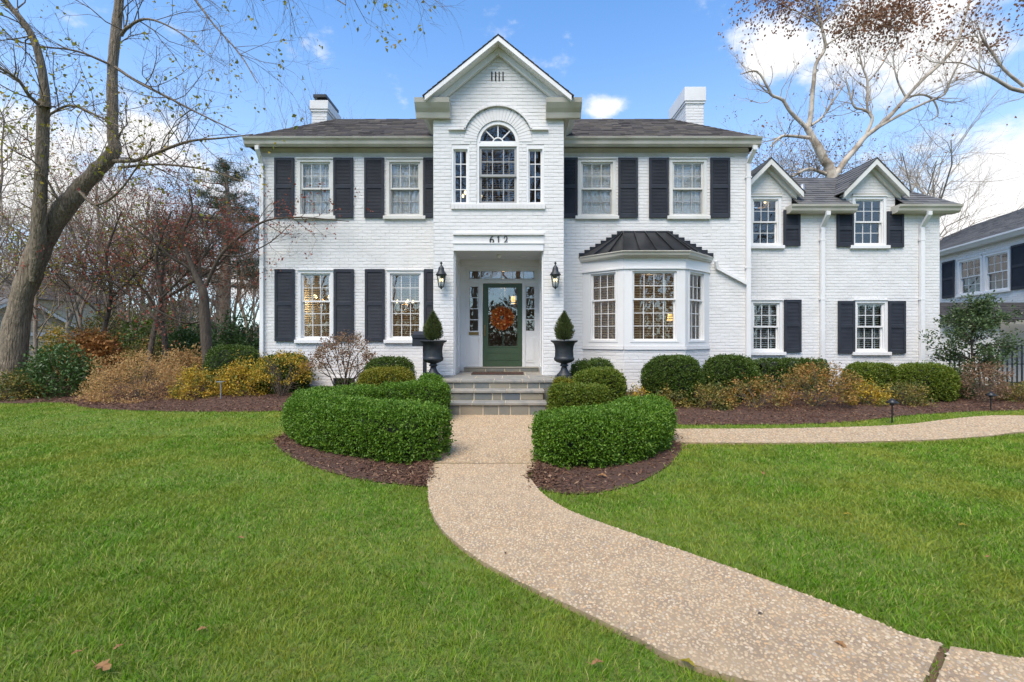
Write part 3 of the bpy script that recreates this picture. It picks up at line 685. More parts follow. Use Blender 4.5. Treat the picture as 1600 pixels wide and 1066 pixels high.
for t0 in (0, 45, 90, 135):
    pm = MB(TG); n = 8; aa = [R(t0 + 2 + 41 * i / n) for i in range(n + 1)]
    poly = [(AC + .125 * math.cos(t), AZ + .125 * math.sin(t)) for t in aa] + [(AC + (AR - .07) * math.cos(t), AZ + (AR - .07) * math.sin(t)) for t in aa[::-1]]
    pm.prism(poly, 'y', .060, .064); pm.build('pane', 'glass_dim', flo)
pm = MB(TG); pm.prism([(AC + .10 * math.cos(R(12 * i)), AZ + .10 * math.sin(R(12 * i))) for i in range(16)], 'y', .060, .064); pm.build('pane', 'glass_dim', flo)
# gable vent slots
for px in (768.5, 774.5, 780, 786): MB(TG).box(gx(px) - .012, gx(px) + .012, -.018, .01, gz(127), gz(113)).build('vent_slot', 'dark_void', house)
# header over the entrance: ledge, number board, lintel
MB(TG).box(gx(708), gx(850), -.055, .0, gz(368), gz(364)).build('ledge', 'white_brick', house, bevel=.004)
MB(TG).box(gx(709), gx(849), -.032, .04, EZ1 + .0, gz(381.5)).box(gx(708), gx(850), -.05, .0, gz(381.5), gz(380)).build('lintel', 'white_trim', house)
MB(TG).box(EX0 - .02, EX1 + .02, -.012, .03, gz(379.5), gz(368.5)).build('number_board', 'white_brick', house)
def digit(ch, cx, cz, h):
    b = MB(TG); w_ = h * .6; y0, y1 = -.026, -.012
    def stroke(pts, ws):
        pts = [Vector((cx + p[0] * w_, 0, cz + p[1] * h)) for p in pts]
        for i in range(len(pts) - 1):
            d = (pts[i + 1] - pts[i]).normalized(); n = Vector((-d.z, 0, d.x))
            q = [pts[i] - d * .001 + n * ws[i], pts[i + 1] + d * .001 + n * ws[i + 1], pts[i + 1] + d * .001 - n * ws[i + 1], pts[i] - d * .001 - n * ws[i]]
            b.prism([(v.x, v.z) for v in q], 'y', y0, y1)
    t = h * .078
    if ch == '6':
        c = [(.42 * math.cos(a) , -.2 + .29 * math.sin(a)) for a in np.linspace(0, 2 * math.pi, 22)]; stroke(c, [t * (.55 + .6 * abs(math.cos(a))) for a in np.linspace(0, 2 * math.pi, 22)])
        stroke([(-.42, -.2), (-.38, .08), (-.18, .34), (.12, .47), (.34, .5)], [t * 1.1, t, t * .8, t * .6, t * .4])
    if ch == '1':
        stroke([(0, -.48), (0, .5)], [t, t]); stroke([(-.26, .33), (0, .5)], [t * .5, t * .6]); stroke([(-.28, -.48), (.28, -.48)], [t * .45, t * .45])
    if ch == '2':
        stroke([(-.38, .22), (-.3, .4), (-.08, .5), (.2, .46), (.36, .28), (.3, .06), (.05, -.2), (-.4, -.46)], [t * .9, t * .6, t * .5, t * .8, t * 1.1, t, t * .7, t * .5]); stroke([(-.4, -.45), (.38, -.45), (.43, -.26)], [t * .9, t * .9, t * .4])
    return b.build('house_number', 'digit_black', house)
for ch, px in (('6', 768.5), ('1', 779), ('2', 790)): digit(ch, gx(px), gz(375), .145)
# recessed porch
DY = 11.10; sD = FPX / DY
dx = lambda px: (px - 800) / sD
dz = lambda py: EYE + (HZ - py) / sD
pb = MB(); pb.box(EX0 - .05, EX0, GW + .012, DY, PZ, EZ1).box(EX1, EX1 + .05, GW + .012, DY, PZ, EZ1)
pb.build('porch_side_panel', 'white_trim', house)
MB().box(EX0 - .05, EX1 + .05, GW + .012, DY + .1, EZ1 + .002, EZ1 + .05).build('porch_ceiling', 'ceiling_white', house)
for sx in (EX0, EX1):
    s = 1 if sx == EX0 else -1
    q = MB(); a, b2 = sorted((sx + s * .002, sx + s * .028))
    q.box(a, b2, GW + .05, GW + .17, PZ, EZ1).box(a, b2, DY - .5, DY - .38, PZ, EZ1).box(a, b2, GW + .17, DY - .5, EZ1 - .15, EZ1).box(a, b2, GW + .17, DY - .5, PZ, PZ + .16); q.build('porch_moulding', 'white_trim', house)
hol = [(dx(733.5), dx(834.5), dz(435.8), dz(423.5)), (dx(733.7), dx(747), dz(517), dz(448)), (dx(822), dx(835), dz(517), dz(448)), (-.715, .25, .70, 2.73)]
def holed(mb, x0, x1, z0, z1, holes_, y0, y1):
    X = sorted({x0, x1, *[h[i] for h in holes_ for i in (0, 1)]}); Z = sorted({z0, z1, *[h[i] for h in holes_ for i in (2, 3)]})
    isin = lambda x, z: any(h[0] < x < h[1] and h[2] < z < h[3] for h in holes_)
    for i in range(len(X) - 1):
        for j in range(len(Z) - 1):
            if not isin((X[i] + X[i + 1]) / 2, (Z[j] + Z[j + 1]) / 2): mb.add([(X[i], y0, Z[j]), (X[i + 1], y0, Z[j]), (X[i + 1], y0, Z[j + 1]), (X[i], y0, Z[j + 1])], [(0, 1, 2, 3)])
    for a, b2, c, d in holes_:
        mb.add([(a, y0, c), (b2, y0, c), (b2, y0, d), (a, y0, d), (a, y1, c), (b2, y1, c), (b2, y1, d), (a, y1, d)], [(0, 4, 5, 1), (1, 5, 6, 2), (2, 6, 7, 3), (3, 7, 4, 0)])
ds = MB(); holed(ds, EX0, EX1, PZ, EZ1, hol, DY, DY + .09); dso = ds.build('door_surround', 'white_trim', house)
tr = MB()                                             # trim on the surround
tr.box(EX0, dx(727), DY - .07, DY, PZ, 3.13).box(dx(841), EX1, DY - .07, DY, PZ, 3.13)
tr.box(EX0 + .001, EX1 - .001, DY - .09, DY, 3.13, EZ1).box(EX0 + .002, EX1 - .002, DY - .12, DY - .09, 3.19, EZ1)
tr.box(dx(727), dx(841), DY - .035, DY, 3.06, 3.129).box(dx(727), dx(841), DY - .03, DY, dz(442.5), dz(438.5))
for a, b2 in ((dx(748.5), -.716), (.251, dx(820.5))): tr.box(a, b2, DY - .03, DY, .70, dz(442.5))
for a, b2 in ((dx(733), dx(747.5)), (dx(821.5), dx(835.5))): tr.box(a, b2, DY - .012, DY, .80, 1.40).box(a + .035, b2 - .035, DY - .02, DY - .012, .86, 1.34)
tr.box(EX0, dx(728), DY - .085, DY - .07, PZ, PZ + .2).box(dx(840), EX1, DY - .085, DY - .07, PZ, PZ + .2)
tr.build('moulding', 'white_trim', dso)
def lites(hole, cols, rows):
    a, b2, c, d = hole; q = MB(); pw = (b2 - a) / cols; ph = (d - c) / rows
    for i in range(1, cols): MB().box(a + i * pw - .011, a + i * pw + .011, DY + .012, DY + .045, c, d).build('glazing_bar', 'white_trim', dso)
    for i in range(1, rows): MB().box(a, b2, DY + .013, DY + .044, c + i * ph - .011, c + i * ph + .011).build('glazing_bar', 'white_trim', dso)
    for i in range(cols):
        for j in range(rows): pane(Matrix.Identity(4), a + (i + .5) * pw, DY + .03, c + (j + .5) * ph, pw - .022, ph - .022, dso, 'glass_storm')
lites(hol[0], 6, 1); lites(hol[1], 1, 4); lites(hol[2], 1, 4)
MB().box(dx(732.5), dx(748), DY - .022, DY - .001, 1.475, 1.545).build('mail_slot', 'brass', dso)
d = MB(); D0, D1, DZ0, DZ1 = -.71, .245, .705, 2.725; gl = (dx(763), dx(808.5), dz(541), dz(449.5))
holed(d, D0, D1, DZ0, DZ1, [gl], DY + .01, DY + .05)
for (a, b2, c, e) in ((gl[0] - .03, gl[0], gl[2] - .03, gl[3] + .03), (gl[1], gl[1] + .03, gl[2] - .03, gl[3] + .03)): d.box(a, b2, DY - .002, DY + .03, c, e)
d.box(gl[0], gl[1], DY - .001, DY + .03, gl[3], gl[3] + .03).box(gl[0], gl[1], DY - .001, DY + .03, gl[2] - .03, gl[2])
for (z0, z1) in ((dz(563), dz(550)),): d.box(gl[0] - .04, gl[0] - .015, DY + .0, DY + .02, z0, z1).box(gl[1] + .015, gl[1] + .04, DY + .0, DY + .02, z0, z1).box(gl[0] - .015, gl[1] + .015, DY + .001, DY + .02, z1 - .025, z1).box(gl[0] - .015, gl[1] + .015, DY + .001, DY + .02, z0, z0 + .025)
door = d.build('door', 'door_green', house)
inn = MB(); gxm = (gl[0] + gl[1]) / 2                 # bars of the inner door seen through the storm glass
inn.box(gxm - .02, gxm + .02, DY + .07, DY + .10, gl[2], gl[3])
for i in range(1, 4): z = gl[2] + (gl[3] - gl[2]) * i / 4; inn.box(gl[0], gl[1], DY + .071, DY + .099, z - .012, z + .012)
inn.build('glazing_bar', 'door_green', door); pane(Matrix.Identity(4), gxm, DY + .03, (gl[2] + gl[3]) / 2, gl[1] - gl[0], gl[3] - gl[2], door, 'glass_storm')
MB().box(D0 + .035, D0 + .065, DY - .02, DY + .01, 1.45, 1.72).tube([(D0 + .05, DY - .05, 1.52), (D0 + .05, DY - .05, 1.66)], .009).build('door_handle', 'brass', door)
MB().lathe([(.0, -.0), (.05, -.0), (.05, -.03), (.035, -.06), (.012, -.075)][::-1], (gx(779), GW + .45, EZ1), 16).build('security_camera', 'white_trim', house, smooth=True)
for px in (742, 817): MB().lathe([(.06, -.012), (.075, -.012), (.08, .0)], ((px - 800) / sD * .96, GW + .65, EZ1), 20).build('ceiling_spot', 'white_trim', house)

# ---- bay window
T0 = Matrix.Translation((BX[1], BY, 0))
def faceT(p, q):
    u = (Vector(q) - Vector(p)); L = u.length; u.normalize(); n = Vector((-u.y, u.x, 0))
    return Matrix(((u.x, n.x, 0, p[0]), (u.y, n.y, 0, p[1]), (0, 0, 1, 0), (0, 0, 0, 1))), L
bp = [(BX[0], MW, 0), (BX[1], BY, 0), (BX[2], BY, 0), (BX[3], MW, 0)]
for i in range(3):
    T, L = faceT(bp[i], bp[i + 1])
    brick_wall('bay_base', T, lambda v, L=L: [(0, L)], .06, 1.14, house)
    w0, w1 = (.17, L - .15) if i == 0 else (.14, L - .14) if i == 1 else (.14, L - .2)
    MB(T).box(-.0, L + .0, -.035, .14, 1.135, 1.20).build('bay_sill', 'white_trim', house)
    MB(T).box(.0, w0, -.012, .1, 1.205, 3.0).box(w1, L, -.012, .1, 1.205, 3.0).box(w0, w1, -.011, .1, 1.205, 1.30).build('bay_post', 'white_trim', house)
    MB(T).box(-.004, L + .004, -.02, .12, 3.0, 3.24).box(-.01, L + .01, -.04, .0, 2.985, 3.02).build('bay_frieze', 'white_trim', house)
    c3 = (3, 2) if i != 1 else (4, 2)
    window(house, T, w0, w1, 1.30, 2.985, c3, (c3[0], 3), 'white_trim', 'glass', ('blind_wood', 30, .058), sill=False, lower=.6, cs=.05)
def offs(pts, o):
    r_ = []
    for k in range(len(pts)):
        a = Vector(pts[max(k - 1, 0)][:2]); p = Vector(pts[k][:2]); c = Vector(pts[min(k + 1, len(pts) - 1)][:2])
        n1 = (p - a); n2 = (c - p); n1 = n1 if n1.length else n2; n2 = n2 if n2.length else n1
        n1 = Vector((n1.y, -n1.x)).normalized(); n2 = Vector((n2.y, -n2.x)).normalized(); m_ = (n1 + n2).normalized(); r_.append(p + m_ * o / max(.3, m_.dot(n1)))
    r_[0] = Vector((r_[0].x, MW)); r_[-1] = Vector((r_[-1].x, MW)); return r_
gut = MB(); prof = [(-.0, 3.24), (.10, 3.24), (.15, 3.29), (.16, 3.34), (.19, 3.36), (.19, 3.38), (-.0, 3.38)]
rings = [[(p.x, p.y, z) for p in offs(bp, o)] for o, z in prof]
for a, b2 in zip(rings, rings[1:]): 
    for k in range(3): gut.add([a[k], a[k + 1], b2[k + 1], b2[k]], [(0, 1, 2, 3)])
gut.build('bay_gutter', 'cream_trim', house)
eo = offs(bp, .16); tz = 3.97; top = [(2.70, MW), (2.72, MW - .05), (3.77, MW - .05), (3.79, MW)]
rf = MB()
for k in range(3): rf.add([(eo[k].x, eo[k].y, 3.383), (eo[k + 1].x, eo[k + 1].y, 3.383), (top[k + 1][0], top[k + 1][1], tz), (top[k][0], top[k][1], tz)], [(0, 1, 2, 3)])
rf.add([(top[0][0], top[0][1], tz), (top[1][0], top[1][1], tz), (top[2][0], top[2][1], tz), (top[3][0], top[3][1], tz)], [(0, 1, 2, 3)])
rfo = rf.build('bay_roof', 'black_metal', house)
def seam(p, q): MB().bar([p, q], .022, .05).build('roof_seam', 'black_metal', rfo)
for k in range(1, 3): seam((eo[k].x, eo[k].y, 3.395), (top[k][0], top[k][1], tz + .012))
for t in (.25, .5, .75): a = eo[1].lerp(eo[2], t); b2 = Vector(top[1]).lerp(Vector(top[2]), .0 + t); seam((a.x, a.y, 3.395), (b2.x, b2.y, tz + .012))
for k, ts in ((0, (.38, .7)), (2, (.3, .62))):
    for t in ts: a = eo[k].lerp(eo[k + 1], t); b2 = Vector(top[k]).lerp(Vector(top[k + 1]), t); seam((a.x, a.y, 3.395), (b2.x, b2.y, tz + .012))
for s_, (ex, tx) in enumerate(((eo[0].x, 2.70), (eo[3].x, 3.79))):   # stepped flashing let into the brick joints
    n = 8
    for i in range(n):
        x_a = ex + (tx - ex) * i / n; x_b = ex + (tx - ex) * (i + 1.35) / n; z = 3.40 + (tz - 3.36) * i / n
        a, b2 = sorted((x_a, x_b)); MB().box(a, b2, MW - .035 - .002 * (i % 2), MW + .005, z - .05, z + .075).build('flashing_step', 'black_metal', rfo)
MB().box(2.66, 3.83, MW - .04, MW + .004, tz - .02, tz + .045).build('flashing_step', 'black_metal', rfo)

# ---- roofs, cornices, gutters
def shingles(name, O, U, Vd, width, length, parent, m, ex=.135, wd=.30, seed=0):
    """courses of separate shingles on the plane O + u*U + v*Vd; width(v) -> (u0,u1)"""
    O, U, Vd = Vector(O), Vector(U).normalized(), Vector(Vd).normalized(); Nn = U.cross(Vd).normalized(); Nn = Nn if Nn.z > 0 else -Nn
    b = MB(); r = random.Random(seed); n = int(length / ex) + 1
    for i in range(n):
        v = i * ex; u0, u1 = width(min(v + ex * 1.2, length)); u = u0 - r.random() * wd
        if u1 - u0 < .05: continue
        v1 = min(v + ex * 1.25, length + .02)
        while u < u1:
            e = u + wd * r.uniform(.7, 1.15); a = max(u, u0); c = min(e, u1); u = e
            if c - a < .02: continue
            t = r.uniform(.010, .020); q = lambda uu, vv, h: O + U * uu + Vd * vv + Nn * h
            b.add([q(a, v, .004), q(c - .004, v, .004), q(a, v, t + .004), q(c - .004, v, t + .004), q(a, v1, .006), q(c - .004, v1, .006)], [(0, 1, 3, 2), (2, 3, 5, 4), (0, 2, 4), (1, 5, 3)])
    return tag(b.build('shingles', m, parent), kind='stuff')
RX0, RX1, RY, RZ, RT, RR = -6.40, 5.95, 10.83, 6.19, 1.55, 1.15
hr = MB(); YB = 19.3
lo = [(RX0, RY), (RX1, RY), (RX1, YB), (RX0, YB)]; hi = [(RX0 + RT, RY + RT), (RX1 - RT, RY + RT), (RX1 - RT, YB - RT), (RX0 + RT, YB - RT)]
hr.add([(*p, RZ) for p in lo] + [(*p, RZ + RR) for p in hi], [(0, 1, 5, 4), (1, 2, 6, 5), (2, 3, 7, 6), (3, 0, 4, 7), (4, 5, 6, 7), (3, 2, 1, 0)])
main_roof = hr.build('roof', 'shingle', house)
sl = math.hypot(RT, RR)
shingles('s', (RX0, RY, RZ), (1, 0, 0), (0, RT, RR), lambda v: (v * RT / sl, RX1 - RX0 - v * RT / sl), sl, main_roof, 'shingle', seed=1)
shingles('s', (RX0, YB, RZ), (0, -1, 0), (RT, 0, RR), lambda v: (v * RT / sl, YB - RY - v * RT / sl), sl, main_roof, 'shingle', seed=2)
shingles('s', (RX1, RY, RZ), (0, 1, 0), (-RT, 0, RR), lambda v: (v * RT / sl, YB - RY - v * RT / sl), sl, main_roof, 'shingle', seed=3)
GP = [(11.0, 6.0), (10.94, 6.0), (10.89, 6.05), (10.875, 6.12), (10.83, 6.165), (10.82, 6.20), (11.0, 6.20)]
for a, b2 in ((RX0 - .02, GX0 - .004), (GX1 + .004, RX1 + .02)): MB().prism(GP, 'x', a, b2).build('gutter', 'cream_trim', house)
for a, b2 in ((MX0, GX0 - .004), (GX1 + .004, MX1)):
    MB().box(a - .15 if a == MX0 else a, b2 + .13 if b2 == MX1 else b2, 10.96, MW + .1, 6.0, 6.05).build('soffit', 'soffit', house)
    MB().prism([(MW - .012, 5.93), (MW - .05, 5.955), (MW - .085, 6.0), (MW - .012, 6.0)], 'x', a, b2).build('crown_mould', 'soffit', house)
    MB().box(a, b2, MW - .02, MW + .06, 5.845, 5.93).build('frieze_board', 'cream_trim', house)
for x, s in ((RX0, -1), (RX1, 1)): MB().prism([(x + s * .02, 6.2), (x + s * .015, 6.16), (x - s * .03, 6.1), (x - s * .06, 6.0), (x - s * .22, 6.0), (x - s * .22, 6.2)], 'y', 11.004, YB).build('gutter', 'cream_trim', house)
# gable roof
AX, AZP, SL = GC, 7.72, .812
gr = MB(); yb = 14.2
for s in (-1, 1):
    x1 = AX + s * 1.56; z1 = AZP - 1.56 * SL
    gr.add([(AX, 9.47, AZP), (x1, 9.47, z1), (x1, yb, z1), (AX, yb, AZP), (AX, 9.47, AZP - .015), (x1, 9.47, z1 - .015), (x1, yb, z1 - .015), (AX, yb, AZP - .015)], [(0, 3, 2, 1), (4, 5, 6, 7), (0, 1, 5, 4), (1, 2, 6, 5)])
gro = gr.build('gable_roof', 'shingle', house)
for s in (-1, 1): shingles('s', (AX + s * 1.57, 9.46, AZP - 1.57 * SL), (0, 1, 0), (-s, 0, SL), lambda v: (0, 4.7), 1.57 * math.hypot(1, SL), gro, 'shingle', seed=9 + s)
rk = MB()
def rake(mb, off0, off1, y0, y1, hw, z_apex=AZP, ax=AX, slp=SL):
    """board under the roof edge, between vertical offsets off0..off1 below the roof line"""
    for s in (-1, 1):
        poly = [(ax, z_apex - off0), (ax + s * hw, z_apex - off0 - hw * slp), (ax + s * hw, z_apex - off1 - hw * slp), (ax, z_apex - off1)]
        mb.prism(poly if s > 0 else poly[::-1], 'y', y0, y1)
rake(rk, .016, .12, 9.475, 9.55, 1.53); rake(rk, .07, .10, 9.55, GW, 1.53)
rake(rk, .10, .115, 9.551, GW - .016, 1.52); rake(rk, .118, .26, 9.70, GW - .017, 1.48)
rk.build('rake_board', 'white_trim', house)
RP = [(GW - .016, 6.10), (GW - .10, 6.10), (GW - .13, 6.20), (GW - .19, 6.27), (GW - .25, 6.36), (GW - .27, 6.45), (GW - .016, 6.45)]
for a, b2 in ((-2.05, gx(704.5) ), (gx(852.5), 1.472)): MB().prism(RP, 'x', a, b2).build('cornice_return', 'cream_trim', house)
for s, xw in ((-1, GX0), (1, GX1)):
    q = [(xw + s * .012, 6.10), (xw + s * .12, 6.10), (xw + s * .16, 6.2), (xw + s * .24, 6.28), (xw + s * .31, 6.37), (xw + s * .345, 6.447), (xw + s * .012, 6.447)]
    MB().prism(q, 'y', GW - .012, 12.0).build('cornice', 'cream_trim', house)
# chimneys
def chimney(x0, x1, y0, y1, z0, zb, zc):
    T, L = faceT((x0, y0, 0), (x1, y0, 0)); o = brick_wall('chimney', T, lambda v: [(0, x1 - x0)], z0, zc - .05, house)
    for (p, q) in (((x1, y0, 0), (x1, y1, 0)), ((x0, y1, 0), (x0, y0, 0))):
        T2, L2 = faceT(p, q); brick_wall('chimney', T2, lambda v, L2=L2: [(0, L2)], z0, zc - .05, house)
    MB().box(x0 - .05, x1 + .05, y0 - .05, y1 + .05, zb, zc).build('chimney_cap', 'white_brick', o, bevel=.01)
    MB().box(x0 - .03, x1 + .03, y0 - .03, y1 + .03, zb - .06, zb - .002).build('chimney_cap', 'white_brick', o, bevel=.006)
    return o
co = chimney(-5.40, -5.0, 12.3, 13.15, 6.6, 7.56, 7.80)
MB().box(-5.30, -5.08, 12.36, 13.1, 7.8, 7.90).box(-5.38, -5.02, 12.3, 13.2, 7.90, 7.99).build('chimney_hood', 'black_metal', co, bevel=.01)
co = chimney(4.70, 5.18, 12.3, 13.45, 6.6, 7.78, 8.16)
MB().lathe([(.10, 0), (.11, .02), (.095, .1), (.11, .13), (.085, .13), (.08, .02)], (4.86, 12.75, 8.16), 16).build('chimney_pot', 'clay', co, smooth=True)

# ---- wing
sWg = FPX / WW
wx = lambda px: (px - 800) / sWg
wz = lambda py: EYE + (HZ - py) / sWg
TW = TY(WW)
wu = [(1171.5, 1220), (1331, 1384)]; wl = [(1172, 1222), (1334, 1386)]
DXC = [(wx(1197), 6), (wx(1358.5), 0)]; DAP = wz(266)
whol = [(wx(a) + .01, wx(b) - .01, wz(383), wz(307)) for a, b in wu] + [(wx(a) + .01, wx(b) - .01, wz(550), wz(470)) for a, b in wl]
def wing_ok(v):
    if v < 4.60: return cutout(MX1 - .05, WX1, whol)(v)
    segs = []
    for c, _ in DXC:
        hw = min(.66, (DAP + .06 - v) / 1.0)
        if hw > .02: segs += cutout(c - hw, c + hw, whol)(v)
    return segs
brick_wall('wing_wall', TW, wing_ok, .04, DAP, house)
for i, (a, b2) in enumerate(wu): window(house, TW, wx(a), wx(b2), wz(384), wz(307.5), (3, 2), (3, 2), 'white_trim', 'glass_dim')
for i, (a, b2) in enumerate(wl): window(house, TW, wx(a), wx(b2), wz(550), wz(469.5), (3, 2), (3, 2), 'white_trim', 'glass', ('blind_white', 20, .05))
for a, b2, c, d_ in ((1223, 1249, 385, 329), (1306, 1332, 386, 331), (1384, 1410, 387, 331), (1224, 1250.5, 550.5, 468.5), (1308, 1334, 552, 470.5), (1386.5, 1413, 552.5, 470.5)):
    shutter(house, TW, wx(a), wx(b2), wz(c), wz(d_))
for x in (wx(1171.5), wx(1331)): MB(TW).box(x - .0, x + (.80 if x < 7 else .87), -.045, 0, wz(307), wz(303)).build('window_head', 'cream_trim', house)
EY, EZ, ET, ER = 11.45, 4.76, 1.43, 1.15
wr = MB(); RXW = WX1 + .30
wr.add([(MX1 - .6, EY, EZ), (RXW, EY, EZ), (RXW, 17.2, EZ), (MX1 - .6, 17.2, EZ), (MX1 - .6, EY + ET, EZ + ER), (RXW - ET, EY + ET, EZ + ER), (RXW - ET, 15.8, EZ + ER), (MX1 - .6, 15.8, EZ + ER)], [(1, 2, 6, 5), (4, 5, 6, 7)])
vd = (WW + .02 - EY) / ET; sgs = []; xa = MX1 - .6
for c_, _ in DXC: sgs += [(xa, c_ - .66, 0), (c_ - .66, c_ + .66, 1)]; xa = c_ + .66
sgs.append((xa, RXW, 0))
for a, b2, dm in sgs:
    v0 = vd if dm else 0; y0_, z0_ = EY + ET * v0, EZ + ER * v0; e_ = RXW - ET if b2 == RXW else b2
    wr.add([(a, y0_, z0_), (b2, y0_, z0_), (e_, EY + ET, EZ + ER), (a, EY + ET, EZ + ER)], [(0, 1, 2, 3)])
    if not dm: wr.add([(a, EY + .03, EZ - .03), (b2, EY + .03, EZ - .03), (b2, WW + .2, EZ - .03), (a, WW + .2, EZ - .03)], [(3, 2, 1, 0)])
wro = wr.build('wing_roof', 'shingle_grey', house); sl = math.hypot(ET, ER)
for k_, (a, b2, dm) in enumerate(sgs):
    v0 = vd * sl if dm else 0
    shingles('s', (a, EY + ET * v0 / sl, EZ + ER * v0 / sl), (1, 0, 0), (0, ET, ER), (lambda v, a=a, b2=b2: (0, b2 - a - (v * ET / sl if b2 == RXW else 0))), sl - v0, wro, 'shingle_grey', seed=21 + k_)
shingles('s', (RXW, EY, EZ), (0, 1, 0), (-ET, 0, ER), lambda v: (v * ET / sl, 5.7 - v * ET / sl), sl, wro, 'shingle_grey', seed=22)
GP2 = [(WW, 4.58), (11.55, 4.58), (11.50, 4.62), (11.485, 4.68), (11.45, 4.72), (11.44, 4.77), (WW, 4.77)]
for a, b2 in ((wx(1227), wx(1328)), (wx(1391), RXW + .01)): MB().prism(GP2, 'x', a, b2).build('gutter', 'cream_trim', house)
MB().prism([(RXW + .01, 4.77), (RXW, 4.7), (RXW - .06, 4.63), (RXW - .1, 4.58), (WX1 - .1, 4.58), (WX1 - .1, 4.77)], 'y', WW + .004, 17.2).build('gutter', 'cream_trim', house)
for c, _ in DXC:
    ap = 5.95; sp = 1.02; hw = .84; y0 = 11.5; yb = 13.4; q = MB()
    for s in (-1, 1):
        x1 = c + s * hw; z1 = ap - hw * sp
        q.add([(c, y0, ap), (x1, y0, z1), (x1, yb, z1), (c, yb, ap), (c, y0, ap - .018), (x1, y0, z1 - .018), (x1, yb, z1 - .018), (c, yb, ap - .018)], [(0, 3, 2, 1), (4, 5, 6, 7), (0, 1, 5, 4), (1, 2, 6, 5)])
    qo = q.build('dormer_roof', 'shingle_grey', house)
    for s in (-1, 1): shingles('s', (c + s * (hw + .02), y0 - .01, ap - (hw + .02) * sp), (0, 1, 0), (-s, 0, sp), lambda v: (0, 1.9), (hw + .02) * math.hypot(1, sp), qo, 'shingle_grey', seed=int(31 + s + c))
    q = MB(); rake(q, .019, .16, y0 + .005, y0 + .05, hw - .02, ap, c, sp); rake(q, .11, .125, y0 + .051, WW - .02, hw - .05, ap, c, sp); rake(q, .128, .25, WW - .09, WW - .017, hw - .10, ap, c, sp); q.build('rake_board', 'pale_trim', house)
    for s in (-1, 1): x1 = c + s * .66; MB().box(min(x1, x1 - s * .12), max(x1, x1 - s * .12), WW + .004, WW + 1.2, 4.6, 5.2).build('dormer_cheek', 'white_brick', house)
MB().tube([(wx(1265.5) * .99, 11.95, 5.05), (wx(1265.5) * .99, 11.95, 5.42)], .06, 14).build('vent_pipe', 'galvanized', wro, smooth=True)

# ---- downspouts
def spout(x, y, z1, z0, out_=.26, w_=.085, dx_=0):
    b = MB(); b.bar([(x + dx_, y - out_, z1), (x + dx_, y - out_ + .0, z1 - .08), (x, y - .05, z1 - .34), (x, y - .05, z1 - .5)], w_, .06, up=(0, 1, 0.001)) ; b.box(x - w_ / 2, x + w_ / 2, y - .083, y - .018, z0, z1 - .4)
    for z in (z0 + .6, (z0 + z1) / 2, z1 - .7): b.box(x - w_ / 2 - .02, x + w_ / 2 + .02, y - .088, y - .012, z, z + .035)
    b.box(x - w_ / 2 + .001, x + w_ / 2 - .001, y - .25, y - .08, z0, z0 + .06)
    return b.build('downspout', 'white_trim', house)
spout(mx(411), MW, 6.0, .2); spout(mx(1167.5), MW, 6.0, .2, w_=.10, dx_=.05); spout(wx(1283), WW, 4.6, .15, w_=.10); spout(wx(1438), WW, 4.6, .15, w_=.10)
b = MB(); b.bar([(4.95, MW - .10, 3.27), (5.0, MW - .06, 3.10), (5.10, MW - .05, 3.05), (mx(1165), MW - .05, mz(444))], .06, .075, up=(0, 1, 0)); b.build('downspout', 'white_trim', house)

# ------------------------------------------------------------------ entrance steps
st = empty('entrance_steps', (GC, 8.9, 0), 'bluestone entrance steps and landing leading up to the green door', 'steps')
def course(x0, x1, y, z0, z1, n, seed, dp=.12):
    r = random.Random(seed); cuts = sorted([x0] + [x0 + (x1 - x0) * (i + r.uniform(-.28, .28)) / n for i in range(1, n)] + [x1])
    MB().box(x0 + .004, x1 - .004, y + .008, y + dp, z0, z1).build('mortar_joint', 'grout', st)
    for a, b2 in zip(cuts, cuts[1:]): MB().box(a + .010, b2 - .010, y + r.uniform(-.005, .003), y + dp * .6, z0 + .009, z1 - .009).build('stone', 'bluestone', st, bevel=.006)
def tread(x0, x1, y0, y1, z0, z1, cuts):
    X = [x0] + cuts + [x1]
    for a, b2 in zip(X, X[1:]): MB().box(a + .005, b2 - .005, y0 + rnd.uniform(-.006, .006), y1, z0, z1 + rnd.uniform(-.002, .002)).build('tread', 'stone_tread', st, bevel=.007)
    MB().box(x0 + .01, x1 - .01, y0 + .012, y1 - .01, z0 + .004, z1 - .006).build('mortar_joint', 'grout', st)
sx0, sx1 = -1.17, .60
course(sx0, sx1, 8.17, 0, .205, 6, 1, .5); tread(sx0 - .03, sx1 + .03, 8.14, 8.52, .205, .255, [-.72, -.12])
course(sx0 + .03, sx1 - .02, 8.47, .25, .39, 5, 2, .4); tread(sx0, sx1 + .01, 8.44, 8.82, .39, .44, [-.70, -.10])
course(-1.42, .95, 8.77, .0, .545, 7, 3, .3) if False else None
course(-1.42, .95, 8.77, .43, .55, 7, 3, .3); course(-1.42, -1.18, 8.78, 0, .43, 1, 4, .3); course(.61, .95, 8.78, 0, .43, 1, 5, .3)
for y0, y1, cuts in ((8.74, 9.12, [-1.0, -.35, .2, .62]), (9.12, 9.78, [-.75, -.2, .35]), (9.78, 10.6, [-.9, -.1, .3]), (10.6, 11.12, [-.6, .1])):
    x0, x1 = (-1.46, .99) if y0 < 9.7 else (EX0 + .002, EX1 - .002)
    tread(x0, x1, y0, y1, .55, .60, cuts)
MB().box(-1.40, .93, 9.05, GW, .0, .548).box(EX0 + .01, EX1 - .01, GW, DY, 0, .548).build('landing_base', 'grout', st)
course(dx(724.5) * .972, dx(842) * .972, 10.80, .60, .685, 4, 6, .28); tread(dx(724) * .972, dx(842.5) * .972, 10.78, 11.10, .685, .70, [])
